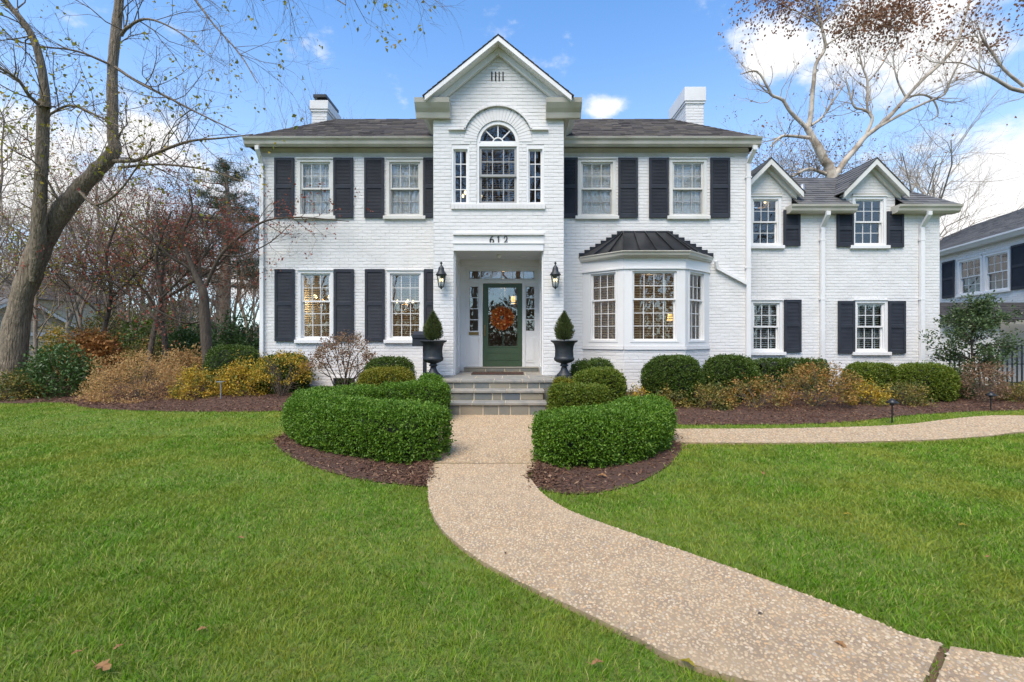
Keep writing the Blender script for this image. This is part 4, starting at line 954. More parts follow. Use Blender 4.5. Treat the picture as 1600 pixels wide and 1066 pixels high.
# ------------------------------------------------------------------ things at the entrance
def lantern(x, z, label):
    L = empty('wall_lantern', (x, GW - .014, z), label, 'lantern', 'lanterns beside the entrance'); y = GW - .014; cy = y - .17
    b = MB(); b.lathe([(.0, -.03), (.05, -.03), (.055, 0), (.05, .03), (.0, .03)], (0, 0, 0), 14); b2 = MB(Matrix.Translation((x, y, z + .05)) @ Matrix.Rotation(R(90), 4, 'X')); b2.v = [Vector((v.x, v.y * 1.6, v.z * .5)) for v in b.v]; b2.f = b.f; b2.build('back_plate', 'iron', L, smooth=True)
    MB().tube([(x, y - .02, z + .05), (x, y - .07, z + .17), (x, y - .13, z + .235), (x, y - .175, z + .22), (x, cy, z + .17)], [.012, .014, .014, .012, .01], 8).tube([(x, y - .03, z - .02), (x, y - .09, z - .03), (x, y - .11, z + .04), (x, y - .06, z + .08)], .008, 6).build('scroll_arm', 'iron', L, smooth=True)
    MB().lathe([(.012, .30), (.02, .285), (.028, .262), (.014, .245), (.016, .225), (.055, .18), (.062, .15), (.068, .10), (.10, .055), (.118, .03), (.122, .018), (.10, .015), (.02, .03)][::-1], (x, cy, z), 18).build('cap', 'iron', L, smooth=True)
    n = 6; fr = MB(); top_r, bot_r, zt, zb = .098, .058, .016, -.235
    c = lambda r_, i, zz: (x + r_ * math.cos(2 * math.pi * (i + .5) / n), cy + r_ * math.sin(2 * math.pi * (i + .5) / n), z + zz)
    for i in range(n): fr.bar([c(top_r, i, zt), c(bot_r, i, zb)], .009, .009, up=(.3, .2, 1)); fr.bar([c(bot_r, i, zb), c(bot_r, i + 1, zb)], .012, .014); fr.bar([c(top_r, i, zt - .01), c(top_r, i + 1, zt - .01)], .012, .014); fr.bar([c((top_r + bot_r) / 2, i, (zt + zb) / 2), c((top_r + bot_r) / 2, i + 1, (zt + zb) / 2)], .005, .005)
    fr.lathe([(.0, -.285), (.016, -.275), (.02, -.26), (.05, -.24), (.055, -.232), (.0, -.228)], (x, cy, z), 12); fr.build('cage', 'iron', L)
    for i in range(n): MB().add([c(top_r - .002, i, zt), c(top_r - .002, i + 1, zt), c(bot_r - .002, i + 1, zb), c(bot_r - .002, i, zb)], [(0, 1, 2, 3)]).build('pane', 'glass_lantern', L)
    for i in range(3):
        a = 2 * math.pi * i / 3 + .5; bx_, by_ = x + .03 * math.cos(a), cy + .03 * math.sin(a)
        MB().tube([(bx_, by_, z - .22), (bx_, by_, z - .12)], .009, 8).build('candle', 'white_trim', L, smooth=True)
        MB().lathe([(.004, 0), (.013, .02), (.012, .04), (.003, .07)], (bx_, by_, z - .12), 8).build('bulb', 'bulb_glow', L, smooth=True)
    return L
lantern(gx(691.5), gz(433), 'lit black lantern on the brick left of the entrance opening')
lantern(gx(866.5), gz(433), 'lit black lantern on the brick right of the entrance opening')

wr_ = empty('wreath', (-.235, DY - .05, dz(497)), 'round autumn wreath of orange leaves and pale gourds on the green door', 'wreath')
rng = np.random.default_rng(3); n = 1700; t = rng.uniform(0, 6.283, n); ph = rng.uniform(0, 6.283, n); rr = rng.uniform(.01, .085, n)
wc = Vector((-.235, DY - .055, dz(497)))
C = np.stack([wc.x + (.175 + rr * np.cos(ph)) * np.cos(t), wc.y + rr * .7 * np.sin(ph), wc.z + (.175 + rr * np.cos(ph)) * np.sin(t)], 1)
A = unit(np.stack([np.cos(t) * np.cos(ph), np.sin(ph) * .8 - .4, np.sin(t) * np.cos(ph)], 1) + rng.normal(0, .6, (n, 3)))
link('leaves', leaf_mesh('leaves', C, A, rng.uniform(.04, .085, n), rng.uniform(.02, .04, n), rng), wr_, 'wreath_leaf')
link('ring', tubes_mesh('ring', [(np.array([[wc.x + .175 * math.cos(a), wc.y + .02, wc.z + .175 * math.sin(a)] for a in np.linspace(0, 6.283, 30)]), np.full(30, .03))], 8), wr_, 'stem')
for a in (10, 100, 150, 235, 290):
    MB().lathe([(.005, -.024), (.018, -.018), (.027, 0), (.019, .016), (.005, .021)], (wc.x + .175 * math.cos(R(a)), wc.y - .085, wc.z + .175 * math.sin(R(a))), 12, lambda i, j: 1 - .08 * (j % 2)).build('gourd', 'gourd', wr_, smooth=True)
mt = MB(); mt.box(-.90, .26, 9.95, 10.5, .604, .622); mt = mt.build('doormat', 'doormat', bevel=.004); tag(mt, 'dark reddish brown doormat on the stone landing', 'doormat')

def urn(x, y, label, plant_label, seed):
    U = empty('urn', (x, y, .602), label, 'urn', 'iron urns on the landing'); zt = .602
    MB().box(x - .17, x + .17, y - .17, y + .17, zt, zt + .05).build('plinth', 'iron', U, bevel=.008)
    prof = [(.155, .05), (.15, .075), (.10, .12), (.065, .19), (.055, .235), (.085, .25), (.085, .27), (.06, .285), (.075, .30), (.15, .325), (.195, .36), (.205, .40), (.185, .425), (.18, .44), (.175, .56), (.185, .64), (.215, .70), (.265, .735), (.275, .75), (.27, .758), (.235, .752), (.20, .72)]
    MB().lathe(prof, (x, y, zt), 48, lambda i, j: 1 + (.035 * math.cos(j * math.pi / 2 * 2) if 12 <= i <= 15 else .02 * math.cos(j * math.pi) if 8 <= i <= 10 else 0)).build('bowl', 'iron', U, smooth=True)
    MB().lathe([(.0, .725), (.205, .725), (.19, .735), (.0, .74)], (x, y, zt), 20).build('soil', 'soil', U)
    S = empty('conical_shrub', (x, y, zt + .74), plant_label, 'shrub', 'clipped conical shrubs in the urns'); r = np.random.default_rng(seed); n = 5200; zb = zt + .74; H_ = .56
    v = r.beta(1.2, 1.5, n); rad = .165 * np.sin(np.clip((v * .93 + .12), 0, 1) ** .75 * np.pi) ** .9 * r.uniform(.55, 1.05, n); a = r.uniform(0, 6.28, n)
    rad *= 1 + .18 * np.sin(a * 5 + v * 9)
    C = np.stack([x + rad * np.cos(a), y + rad * np.sin(a), zb + .02 + v * H_], 1)
    A = unit(np.stack([np.cos(a) * .7, np.sin(a) * .7, np.full(n, 1.0)], 1) + r.normal(0, .35, (n, 3)))
    k = r.random(n) < .03; C[k, 2] += .04
    link('foliage', leaf_mesh('foliage', C, A, r.uniform(.03, .065, n), r.uniform(.007, .014, n), r), S, 'conifer_small')
    MB().tube([(x, y, zb - .01), (x, y, zb + .4)], [.014, .006], 6).build('stem', 'stem', S)
    MB().lathe([(.01, .02), (.07, .06), (.10, .2), (.07, .36), (.01, .5)], (x, y, zb), 10).build('branches', 'hedge_core', S, smooth=True)
urn(P(677, 560, 9.1).x, 9.1, 'black fluted iron urn left of the steps, in front of the grey mailbox', 'clipped conical evergreen in the urn left of the steps', 1)
urn(P(881.5, 560, 9.1).x, 9.1, 'black fluted iron urn right of the steps, nearest the bay window', 'clipped conical evergreen in the urn right of the steps', 2)
mbx = empty('mailbox', (P(664, 590, 9.35).x, 9.4, .15), 'dark grey mailbox on a post behind the left urn', 'mailbox'); xb = P(646, 0, 9.4).x
b = MB(); b.prism([(9.28, P(0, 541, 9.4).z), (9.52, P(0, 541, 9.4).z), (9.52, P(0, 521, 9.4).z), (9.40, P(0, 519, 9.4).z + .02), (9.28, P(0, 524, 9.4).z)], 'x', xb, xb + .40); b.build('box', 'shutter', mbx, bevel=.006)
MB().box(xb - .004, xb + .404, 9.262, 9.281, P(0, 528, 9.4).z, P(0, 523, 9.4).z).build('lid', 'shutter', mbx)
MB().box(xb + .20, xb + .27, 9.36, 9.43, .1, P(0, 541, 9.4).z).build('post', 'shutter', mbx)

# lamps that can be seen lit inside
def point(name, loc, e, parent, r=.08):
    l = bpy.data.lights.new(name, 'POINT'); l.energy = e; l.color = (1, .66, .32); l.shadow_soft_size = r
    o = bpy.data.objects.new(name, l); COL.objects.link(o); o.parent = parent; o.matrix_parent_inverse = Matrix.Translation(-parent.location); o.location = loc
def hanging(name, p, top, label, e, bulbs):
    t = empty(name, p, label, 'lamp')
    MB().tube([p, (p[0], p[1], top)], .008, 6).lathe([(.01, .05), (.03, .03), (.02, -.03)], p, 10).build('stem', 'brass', t)
    for i in range(bulbs):
        a = 2 * math.pi * i / bulbs + .3; q = (p[0] + .24 * math.cos(a), p[1] + .24 * math.sin(a), p[2])
        MB().tube([p, (p[0] + .13 * math.cos(a), p[1] + .13 * math.sin(a), p[2] - .07), q], .009, 5).build('arm', 'brass', t)
        MB().lathe([(.005, 0), (.028, .02), (.03, .06), (.01, .10)], q, 10).build('bulb', 'bulb_glow', t, smooth=True)
    point('lamp_light', (p[0], p[1], p[2] - .2), e, t); return t
hanging('chandelier', P(632, 474, 13.0)[:], 3.2, 'small lit chandelier behind the ground floor window next to the entrance', 20, 5)
hanging('chandelier', P(500, 466, 13.2)[:], 3.2, 'lit chandelier behind the leftmost ground floor window', 17, 3)
hanging('chandelier', P(737, 308, 11.4)[:], 6.1, 'brass chandelier behind the left side light of the arched window', 5, 5)
hanging('chandelier', P(1191, 322, 12.9)[:], 4.7, 'lit ceiling lamp behind the upper wing window beside the house corner', 4, 3)
tl = empty('table_lamp', (P(1047, 533, 12.3).x, 12.3, .9), 'lit table lamp with yellow shade behind the bay window', 'lamp'); p = P(1047, 496, 12.3)
MB().lathe([(.085, -.09), (.055, .09), (.05, .09), (.08, -.09)], p, 16).build('lamp_shade', 'lamp_glow', tl, smooth=True)
MB().lathe([(.09, -.42), (.09, -.40), (.03, -.36), (.06, -.25), (.02, -.12), (.015, -.05)], p, 14).build('lamp_foot', 'brass', tl, smooth=True)
MB().box(p.x - .4, p.x + .4, p.y - .2, p.y + .25, p.z - .46, p.z - .42).box(p.x - .36, p.x - .3, p.y - .1, p.y, .5, p.z - .46).box(p.x + .3, p.x + .36, p.y - .1, p.y, .5, p.z - .46).build('side_table', 'bark_dark', None)
tag(bpy.context.scene.objects['side_table'], 'dark side table under the lamp behind the bay window', 'table')
point('lamp_light', (p.x - .5, p.y + .2, p.z + .5), 42, tl)
hl = empty('hall_lamp', P(804, 470, 13.4)[:], 'glowing yellow lamp seen through the front door glass', 'lamp'); p = P(802, 469, 13.4)
MB().lathe([(.06, -.11), (.065, 0), (.06, .11), (.05, .11), (.05, -.11)], p, 14).build('lamp_shade', 'lamp_glow', hl, smooth=True)
MB().box(p.x + .06, .70, p.y - .02, p.y + .02, p.z - .02, p.z + .02).build('bracket', 'brass', hl)
point('lamp_light', (p.x - .3, p.y - .2, p.z + .3), 3, hl)
hanging('chandelier', P(786, 449, 13.2)[:], 3.2, 'small lit ceiling lamp above the wreath, seen through the door glass', 2, 2)

# garden lights
def garden_light(p, h, label):
    t = empty('path_light', p, label, 'garden light', 'path lights in the beds'); x, y, z = p
    MB().tube([(x, y, z - .05), (x, y, z + h)], .011, 8).build('stake', 'black_metal', t)
    MB().lathe([(.012, .06), (.03, .045), (.095, -.005), (.09, -.012), (.02, .0)][::-1], (x, y, z + h), 16).build('hat', 'black_metal', t, smooth=True)
    MB().lathe([(.03, -.03), (.03, .01)], (x, y, z + h - .02), 10).build('lamp_head', 'black_metal', t); return t
garden_light(G(1394, 663)[:], .36, 'black path light standing on the grass strip beside the side walk')
garden_light(G(1548, 640, .03)[:], .28, 'small black path light in mulch near the iron fence')
garden_light(G(1015, 640, .05)[:], .20, 'low black path light beside the rounded boxwood by the bay')
gl_ = G(345, 628, .05)
t = empty('garden_stake', gl_[:], 'thin pale stake with a small flat top in the left bed', 'stake'); MB().tube([gl_ - Vector((0, 0, .05)), gl_ + Vector((0, 0, .42))], .012, 6).build('stake', 'galvanized', t); MB().box(gl_.x - .07, gl_.x + .07, gl_.y - .05, gl_.y + .05, gl_.z + .42, gl_.z + .435).build('top_plate', 'galvanized', t)

# ------------------------------------------------------------------ clipped evergreens
def sample(fn, n, rng):
    u = rng.random(n * 4); v = rng.random(n * 4); e = 1e-3; p = fn(u, v); du = fn(u + e, v) - p; dv = fn(u, v + e) - p; c = np.cross(du, dv); a = np.linalg.norm(c, axis=1)
    k = rng.choice(len(u), n, p=a / a.sum()); return p[k], c[k] / np.maximum(a[k], 1e-12)[:, None], u[k], v[k]
def evergreen(name, label, cat, fn, center, n, m, leaf=.03, k=6, group=None, core=.93, spread=.028, seed=0, part='foliage'):
    """fn(u,v) -> surface points; sprigs of small leaves all over it and a dark twiggy core inside"""
    rng = np.random.default_rng(seed + 100); p, nr, su, sv_ = sample(fn, n, rng); c = np.array(center); axis = getattr(fn, 'axis', lambda u, v: c)
    flip = ((p - axis(su, sv_)) * nr).sum(1) < 0; nr[flip] *= -1
    root = empty(name, tuple(center[:2]) + (0.0,), label, cat, group)
    P_ = np.repeat(p, k, 0); N_ = np.repeat(nr, k, 0); m_ = len(P_)
    tw = np.repeat(unit(nr + rng.normal(0, .35, nr.shape) + [0, 0, .25]), k, 0)
    along = rng.uniform(-1.6, 1.0, m_)[:, None] * spread
    along = along + np.repeat((rng.random(len(p)) < .035) * rng.uniform(.5, 2.2, len(p)), k)[:, None] * spread
    C = P_ + tw * along + rng.normal(0, spread * .45, (m_, 3)); A = unit(tw * .8 + rng.normal(0, .75, (m_, 3)))
    C[:, 2] = np.maximum(C[:, 2], .01)
    link(part, leaf_mesh(part, C, A, leaf * rng.uniform(.7, 1.3, m_), leaf * rng.uniform(.45, .75, m_), rng), root, m)
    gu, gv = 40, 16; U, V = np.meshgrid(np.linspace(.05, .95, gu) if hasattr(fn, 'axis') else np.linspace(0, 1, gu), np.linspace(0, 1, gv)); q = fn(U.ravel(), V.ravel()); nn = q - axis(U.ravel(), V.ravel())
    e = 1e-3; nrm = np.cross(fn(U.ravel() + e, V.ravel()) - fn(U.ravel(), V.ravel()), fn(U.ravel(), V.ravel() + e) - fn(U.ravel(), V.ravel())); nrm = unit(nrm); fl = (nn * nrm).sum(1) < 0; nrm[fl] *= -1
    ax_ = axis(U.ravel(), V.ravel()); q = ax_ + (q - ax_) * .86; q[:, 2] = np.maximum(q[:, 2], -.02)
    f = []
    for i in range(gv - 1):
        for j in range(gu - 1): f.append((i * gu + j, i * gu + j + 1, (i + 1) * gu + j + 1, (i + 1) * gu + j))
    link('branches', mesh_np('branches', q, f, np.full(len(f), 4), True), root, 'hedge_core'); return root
def sweep(pts, wd, h, z0=0., amp=.025, ex=.5, hend=.9, und=.10):
    s = spline(pts, 10); seg = np.r_[0, np.cumsum(np.linalg.norm(np.diff(s, axis=0), axis=1))]; L = seg[-1]; tg = unit(np.gradient(s, axis=0))
    def fn(u, v):
        t = u * L; x = np.interp(t, seg, s[:, 0]); y = np.interp(t, seg, s[:, 1]); tx = np.interp(t, seg, tg[:, 0]); ty = np.interp(t, seg, tg[:, 1])
        th = v * (np.pi + 2 * und) - und; c = np.cos(th); sn = np.sin(th)
        q = np.clip(np.minimum(t, L - t) / (wd * 1.0), 0, 1); ef = (1 - (1 - q) ** 2.4) ** (1 / 2.4) + .0
        hh = h * (hend + (1 - hend) * ef)
        lat = wd * ef * np.sign(c) * np.abs(c) ** ex * np.where(sn < 0, .9, 1); zz = z0 + hh * (np.sign(sn) * np.abs(sn) ** ex * .93 + .07)
        # tuck in towards the ground
        lat = lat * (.86 + .14 * np.clip((zz - z0) / (h * .45), 0, 1))
        X = np.stack([x - ty * lat, y + tx * lat, zz], 1); d = wob(X, 5.5) * amp + wob(X, 16) * amp * .45
        return X + np.stack([-ty * c, tx * c, np.clip(sn, 0, 1)], 1) * d[:, None]
    fn.axis = lambda u, v: np.stack([np.interp(u * L, seg, s[:, 0]), np.interp(u * L, seg, s[:, 1]), np.full(len(u), z0 + h * .4)], 1)
    return fn, (*s[len(s) // 2], z0 + h * .4)
def dome(c, rx, ry, h, z0, ex=.55, amp=.025):
    def fn(u, v):
        a = u * 2 * np.pi; t = v * 1.0; ph = (1 - t) * np.pi / 2
        r_ = np.abs(np.cos(ph)) ** ex; z = z0 + h * np.abs(np.sin(ph)) ** ex
        ca, sa = np.cos(a), np.sin(a); e2 = .8
        r_ = r_ * (.82 + .18 * np.clip((z - z0) / (h * .5), 0, 1))
        X = np.stack([c[0] + rx * r_ * np.sign(ca) * np.abs(ca) ** e2, c[1] + ry * r_ * np.sign(sa) * np.abs(sa) ** e2, z], 1); d = wob(X, 6) * amp + wob(X, 17) * amp * .4
        return X + np.stack([ca * r_, sa * r_, np.abs(np.sin(ph))], 1) * d[:, None]
    return fn, (c[0], c[1], z0 + h * .45)
hg = 'clipped boxwood hedges either side of the walk'
fn, c = sweep([(-.80, 5.32), (-1.6, 5.56), (-2.45, 6.15), (-2.92, 6.85), (-2.75, 7.35), (-2.2, 7.55)], .40, .60); c = (-2.0, 6.6, .2)
evergreen('boxwood_hedge', 'large glossy green boxwood hedge left of the walk, nearest the lawn', 'hedge', fn, c, 15000, 'boxwood', .030, 6, hg, seed=1)
fn, c = sweep([(-2.25, 7.75), (-1.65, 7.75), (-1.10, 7.72)], .30, .60, .02)
evergreen('boxwood_hedge', 'boxwood row left of the steps, directly behind the large left hedge', 'hedge', fn, c, 4200, 'boxwood', .032, 6, hg, seed=2)
fn, c = sweep([(.28, 5.22), (.85, 5.28), (1.40, 5.65), (1.80, 6.3), (1.74, 6.75)], .40, .55); c = (1.1, 6.3, .2)
evergreen('boxwood_hedge', 'large glossy green boxwood hedge right of the walk, nearest the lawn', 'hedge', fn, c, 13000, 'boxwood', .030, 6, hg, seed=3)
fn, c = sweep([(.62, 7.25), (1.05, 7.3), (1.5, 7.2)], .32, .64, .02)
evergreen('boxwood_hedge', 'lime tinged boxwood row right of the steps, behind the large right hedge', 'hedge', fn, c, 4800, 'boxwood_lime', .032, 6, hg, seed=4)
def box_shrub(px0, px1, py0, py1, D, m, label, n=3000, leaf=.034, ry=None, zb=.08, name='boxwood_shrub', grp='rounded boxwood shrubs', ex=.5, cat='shrub', k=6):
    a = P(px0, py1, D); b = P(px1, py0, D); rx = (b.x - a.x) / 2; h = b.z - zb
    fn, c = dome(((a.x + b.x) / 2, D, 0), rx - .01, ry or rx * .8, h - .015, zb, ex)
    return evergreen(name, label, cat, fn, c, n, m, leaf, k, grp, seed=int(px0))
box_shrub(652, 692, 588, 640, 8.5, 'boxwood', 'small green boxwood ball tucked against the left side of the steps', 1500)
box_shrub(561, 651, 576, 640, 9.0, 'boxwood_yellow', 'yellowing boxwood block left of the steps with a dark shrub behind', 3400)
box_shrub(571, 647, 560, 610, 9.7, 'boxwood_dark', 'dark green boxwood behind the yellowing block left of the steps', 2600)
box_shrub(862, 901, 591, 640, 8.3, 'boxwood_yellow', 'small yellow green boxwood ball against the right side of the steps', 1500)
box_shrub(893, 978, 578, 640, 8.7, 'boxwood_lime', 'square clipped boxwood between the right urn and the bay window', 3400)
box_shrub(888, 957, 562, 610, 9.4, 'boxwood_dark', 'dark boxwood beneath the bay window, just behind the square clipped one', 2400)
box_shrub(1005, 1096, 557, 625, 9.3, 'boxwood_dark', 'rounded dark boxwood standing clear before the right end of the bay', 4200)
box_shrub(1101, 1184, 557, 630, 9.6, 'boxwood_dark', 'rounded dark boxwood before the house corner downspout', 4000)
box_shrub(1322, 1400, 569, 620, 10.2, 'boxwood_lime', 'light green clipped box below the right lower wing window', 3000)
box_shrub(1402, 1486, 569, 625, 9.9, 'boxwood_lime', 'rightmost light green clipped box at the corner of the wing', 3400)
box_shrub(325, 406, 541, 600, 10.9, 'boxwood_dark', 'dark green mound behind the yellow azaleas by the left house corner', 3000)
box_shrub(402, 482, 556, 612, 10.6, 'boxwood_dark', 'dark green shrub under the leftmost lower window, yellow leaves before it', 3000)
fn, c = sweep([P(1180, 0, 10.9)[:2], P(1235, 0, 10.9)[:2], P(1288, 0, 10.9)[:2]], .3, P(0, 563, 10.9).z - .1, .1)
evergreen('low_hedge', 'low dark hedge under the lower wing window beside the house corner', 'hedge', fn, c, 3000, 'boxwood_dark', .036, 6, seed=77)

# ------------------------------------------------------------------ loose shrubs with stems and leaves
def shrub(px0, px1, py0, D, zb, m, label, n=2600, leaf=.05, name='azalea', cat='shrub', group='loose autumn shrubs in the beds', hollow=.55, stems=16, ry=None, seed=None, lift=.12, stem_mat='stem', wr=.55, sm=.008):
    rng = np.random.default_rng(seed or int(px0 * 3 + D * 10)); a = P(px0, 0, D); b = P(px1, py0, D); cx = (a.x + b.x) / 2; rx = (b.x - a.x) / 2; H_ = b.z - zb; ry = ry or rx * .75
    root = empty(name, (cx, D, zb), label, cat, group); lines = []; tips = []
    for i in range(stems):
        az = rng.uniform(0, 6.28); q = rng.uniform(.2, .95) ** .6; e = np.array([cx + rx * q * math.cos(az), D + ry * q * math.sin(az), zb + H_ * math.sqrt(max(.05, 1 - q * q * .8)) * rng.uniform(.75, 1)])
        s = np.array([cx + rng.normal(0, .06) * rx, D + rng.normal(0, .06) * ry, zb - .02]); mid = s * .45 + e * .55 + np.array([rng.normal(0, .05), rng.normal(0, .05), H_ * .10])
        c = spline([s, s * .75 + mid * .25 + rng.normal(0, .02, 3), mid, e], 3); lines.append((c, np.linspace(sm, sm * .3, len(c)))); tips.append(e)
        for k in range(4):
            f = c[int(len(c) * rng.uniform(.35, .85))]; d_ = unit((e - s)[None] + rng.normal(0, .5, (1, 3)) * np.linalg.norm(e - s))[0]; l2 = H_ * rng.uniform(.2, .4); g = f + d_ * l2
            lines.append((np.array([f, (f + g) / 2 + rng.normal(0, .015, 3), g]), np.array([sm * .45, sm * .35, sm * .2]))); tips.append(g)
    link('stems', tubes_mesh('stems', lines, 4), root, stem_mat)
    nc = max(20, n // 14); az = rng.uniform(0, 6.28, nc); ct = rng.uniform(-.15, 1, nc); q = (1 - (1 - hollow) * rng.random(nc) ** 1.3) * (1 + .12 * np.sin(az * 4 + ct * 7)); st_ = np.sqrt(1 - np.clip(ct, -1, 1) ** 2)
    cl = np.stack([cx + rx * q * st_ * np.cos(az), D + ry * q * st_ * np.sin(az), zb + H_ * lift + H_ * (1 - lift) * np.clip(q * ct, -.05, 1)], 1)
    C = np.repeat(cl, 14, 0); C = C + rng.normal(0, leaf * 1.0, C.shape); out_ = unit(C - np.array([cx, D, zb])); A = unit(out_ * .6 + rng.normal(0, .7, C.shape)); C[:, 2] = np.maximum(C[:, 2], zb + .01)
    link('foliage', leaf_mesh('foliage', C, A, leaf * rng.uniform(.7, 1.3, len(C)), leaf * wr * rng.uniform(.7, 1.2, len(C)), rng), root, m); return root
shrub(141, 292, 551, 10.3, .06, 'tan_leaf', 'wide mound of feathery tan orange foliage at the front of the left bed', 11000, .05, 'weeping_maple', stems=24, hollow=.7, lift=.02, wr=.3)
shrub(272, 346, 574, 10.0, .06, 'azalea_yellow', 'low yellow and green azalea beside the tan mound', 3600, .045)
shrub(338, 432, 560, 10.3, .08, 'azalea_yellow', 'wide yellow azalea around the pale stake', 6000, .048)
shrub(398, 486, 552, 10.0, .08, 'azalea_yellow', 'open yellow leaved azalea with pale bare stems under the leftmost window', 2400, .048, hollow=.8, lift=.45, stems=24)
shrub(484, 588, 521, 9.9, .12, 'pink_brown_leaf', 'airy shrub with russet leaves and dark branching stems between the lower windows', 3200, .045, stems=10, hollow=.75, lift=.5, stem_mat='bark_dark', sm=.02)
shrub(-20, 62, 582, 10.3, .03, 'azalea_mixed', 'low tan and green shrub at the foot of the big trunk', 3600, .05)
shrub(38, 143, 543, 10.8, .04, 'rhododendron', 'dense dark green broadleaf shrub right of the big trunk', 5600, .085, 'rhododendron', hollow=.6, wr=.42, lift=.08)
shrub(1018, 1078, 604, 8.9, .06, 'azalea_mixed', 'low mixed yellow azalea before the rounded boxwood by the bay', 2400, .045)
shrub(1075, 1145, 600, 8.8, .06, 'azalea_mixed', 'low yellow green azalea between the two rounded boxwoods', 2600, .045)
shrub(978, 1012, 604, 8.9, .06, 'azalea_yellow', 'tiny yellow azalea beside the low path light', 900, .04)
shrub(1135, 1228, 590, 8.7, .06, 'azalea_orange', 'sparse orange azalea with bare twigs in front of the low dark hedge', 1900, .045, hollow=.7, stems=22, lift=.25)
shrub(1215, 1335, 570, 9.0, .06, 'azalea_orange', 'widest orange azalea in the right bed, under the wing downspout', 4200, .045, hollow=.7, stems=28, lift=.25)
shrub(1325, 1385, 596, 9.2, .06, 'azalea_yellow', 'low yellow azalea before the light green clipped box', 2000, .042)
shrub(1380, 1448, 598, 9.3, .06, 'azalea_mixed', 'low mixed azalea before the two light green clipped boxes', 2300, .042)
shrub(1500, 1572, 562, 9.6, .05, 'pink_brown_leaf', 'pinkish brown twiggy shrub under the small evergreen tree', 2400, .04, hollow=.6, stems=24, lift=.2)
shrub(1484, 1516, 587, 10.0, .05, 'rhododendron', 'small dark green shrub beside the rightmost clipped box', 1200, .06)
shrub(1568, 1625, 600, 9.6, .03, 'azalea_mixed', 'low straggly green shrub in front of the iron gate', 1500, .045)
shrub(95, 195, 520, 12.5, .1, 'hydrangea_dry', 'dried orange brown hydrangea behind the dark broadleaf shrub', 5200, .09, 'hydrangea', hollow=.6, wr=.8, lift=.25)
shrub(250, 330, 545, 11.8, .1, 'tan_leaf', 'orange tan shrub behind the feathery mound', 3200, .06, lift=.2)
shrub(255, 345, 500, 14.5, .1, 'rhododendron', 'tall dark rhododendron left of the pine trunk', 5200, .11, 'rhododendron', group='dark evergreens behind the left bed', wr=.4)
shrub(330, 412, 492, 14.0, .1, 'rhododendron', 'tall dark rhododendron against the left house corner', 5200, .11, 'rhododendron', group='dark evergreens behind the left bed', wr=.4)
shrub(180, 262, 506, 15.5, .1, 'boxwood_dark', 'dark evergreen bush behind the dried hydrangea', 4200, .11, 'evergreen_bush', group='dark evergreens behind the left bed')
shrub(205, 300, 478, 20.0, .1, 'boxwood_lime', 'light green bush far behind the crooked tree', 4200, .13, 'evergreen_bush', group='dark evergreens behind the left bed')
shrub(120, 215, 486, 22.0, .1, 'azalea_mixed', 'yellow green bush far behind the dried hydrangea', 4200, .13, 'evergreen_bush', group='dark evergreens behind the left bed')
shrub(60, 110, 512, 16.0, .0, 'azalea_yellow', 'yellow leaved bush beside the tan garage', 2000, .09, lift=.2)
shrub(196, 255, 520, 12.6, .1, 'azalea_mixed', 'yellow green bush between hydrangea and dogwood', 2600, .07, lift=.2)

# small evergreen tree by the fence
def evergreen_tree(px0, px1, py0, D, label):
    rng = np.random.default_rng(8); a = P(px0, 0, D); b = P(px1, py0, D); cx = (a.x + b.x) / 2 - .02; rx = (b.x - a.x) / 2; zt = b.z; root = empty('evergreen_tree', (cx, D, .05), label, 'tree'); lines = [(np.array([[cx, D, 0], [cx + .02, D, .6], [cx - .02, D, 1.2], [cx, D, zt - .2]]), np.array([.04, .034, .026, .01]))]; cl = []
    for i in range(80):
        z = rng.uniform(.45, zt - .12); f = (z - .1) / zt; w_ = rx * min(1, 1.9 * (1 - f) ** .75) * (.55 if f < .3 else 1) * rng.uniform(.65, 1.08); az = rng.uniform(0, 6.28); e = np.array([cx + w_ * math.cos(az), D + w_ * math.sin(az), z + rng.uniform(-.05, .2)]); s = np.array([cx, D, z - .12])
        lines.append((np.array([s, (s + e) / 2 + [0, 0, .05], e]), np.array([.012, .009, .004])))
        for k in range(9): t_ = rng.uniform(.35, 1.05); cl.append(s + (e - s) * t_ + rng.normal(0, .06, 3))
    link('trunk', tubes_mesh('trunk', lines), root, 'bark_dark'); cl = np.array(cl); C = np.repeat(cl, 9, 0); C = C + rng.normal(0, .05, C.shape); A = unit(rng.normal(0, 1, C.shape) + (C - [cx, D, 1.2]) * .6 + [0, 0, .2])
    link('crown', leaf_mesh('crown', C, A, .075 * rng.uniform(.7, 1.2, len(C)), .034 * rng.uniform(.7, 1.2, len(C)), rng), root, 'holly_leaf')
evergreen_tree(1466, 1576, 464, 10.3, 'small evergreen tree with glossy leaves beside the iron fence')

# iron fence and gate
fe = empty('iron_fence', (12.2, 11.6, 0), 'black iron picket fence between the wing corner and the gate', 'fence'); yF = 11.6
x = 11.16
while x < 12.15: MB().box(x - .012, x + .012, yF - .012, yF + .012, -.1, .98).lathe([(.0, .0), (.014, .01), (.0, .05)], (x, yF, .98), 6).build('picket', 'iron', fe); x += .125
for z in (.08, .82): MB().box(11.08, 12.2, yF - .012, yF + .012, z, z + .025).build('rail', 'iron', fe)
ga = empty('iron_gate', (13.2, 11.6, 0), 'black iron garden gate with an arched top rail', 'gate')
for k in range(17):
    x = 12.25 + k * .125; zt = .95 + .28 * math.sin(min(math.pi, math.pi * (x - 12.2) / 1.6)) if x < 13.8 else .95
    MB().box(x - .012, x + .012, yF - .012, yF + .012, -.1, zt).build('picket', 'iron', ga)
MB().tube([(12.2 + .1 * i, yF, .93 + .28 * math.sin(math.pi * i / 16)) for i in range(17)], .016, 8).build('top_rail', 'iron', ga, smooth=True)
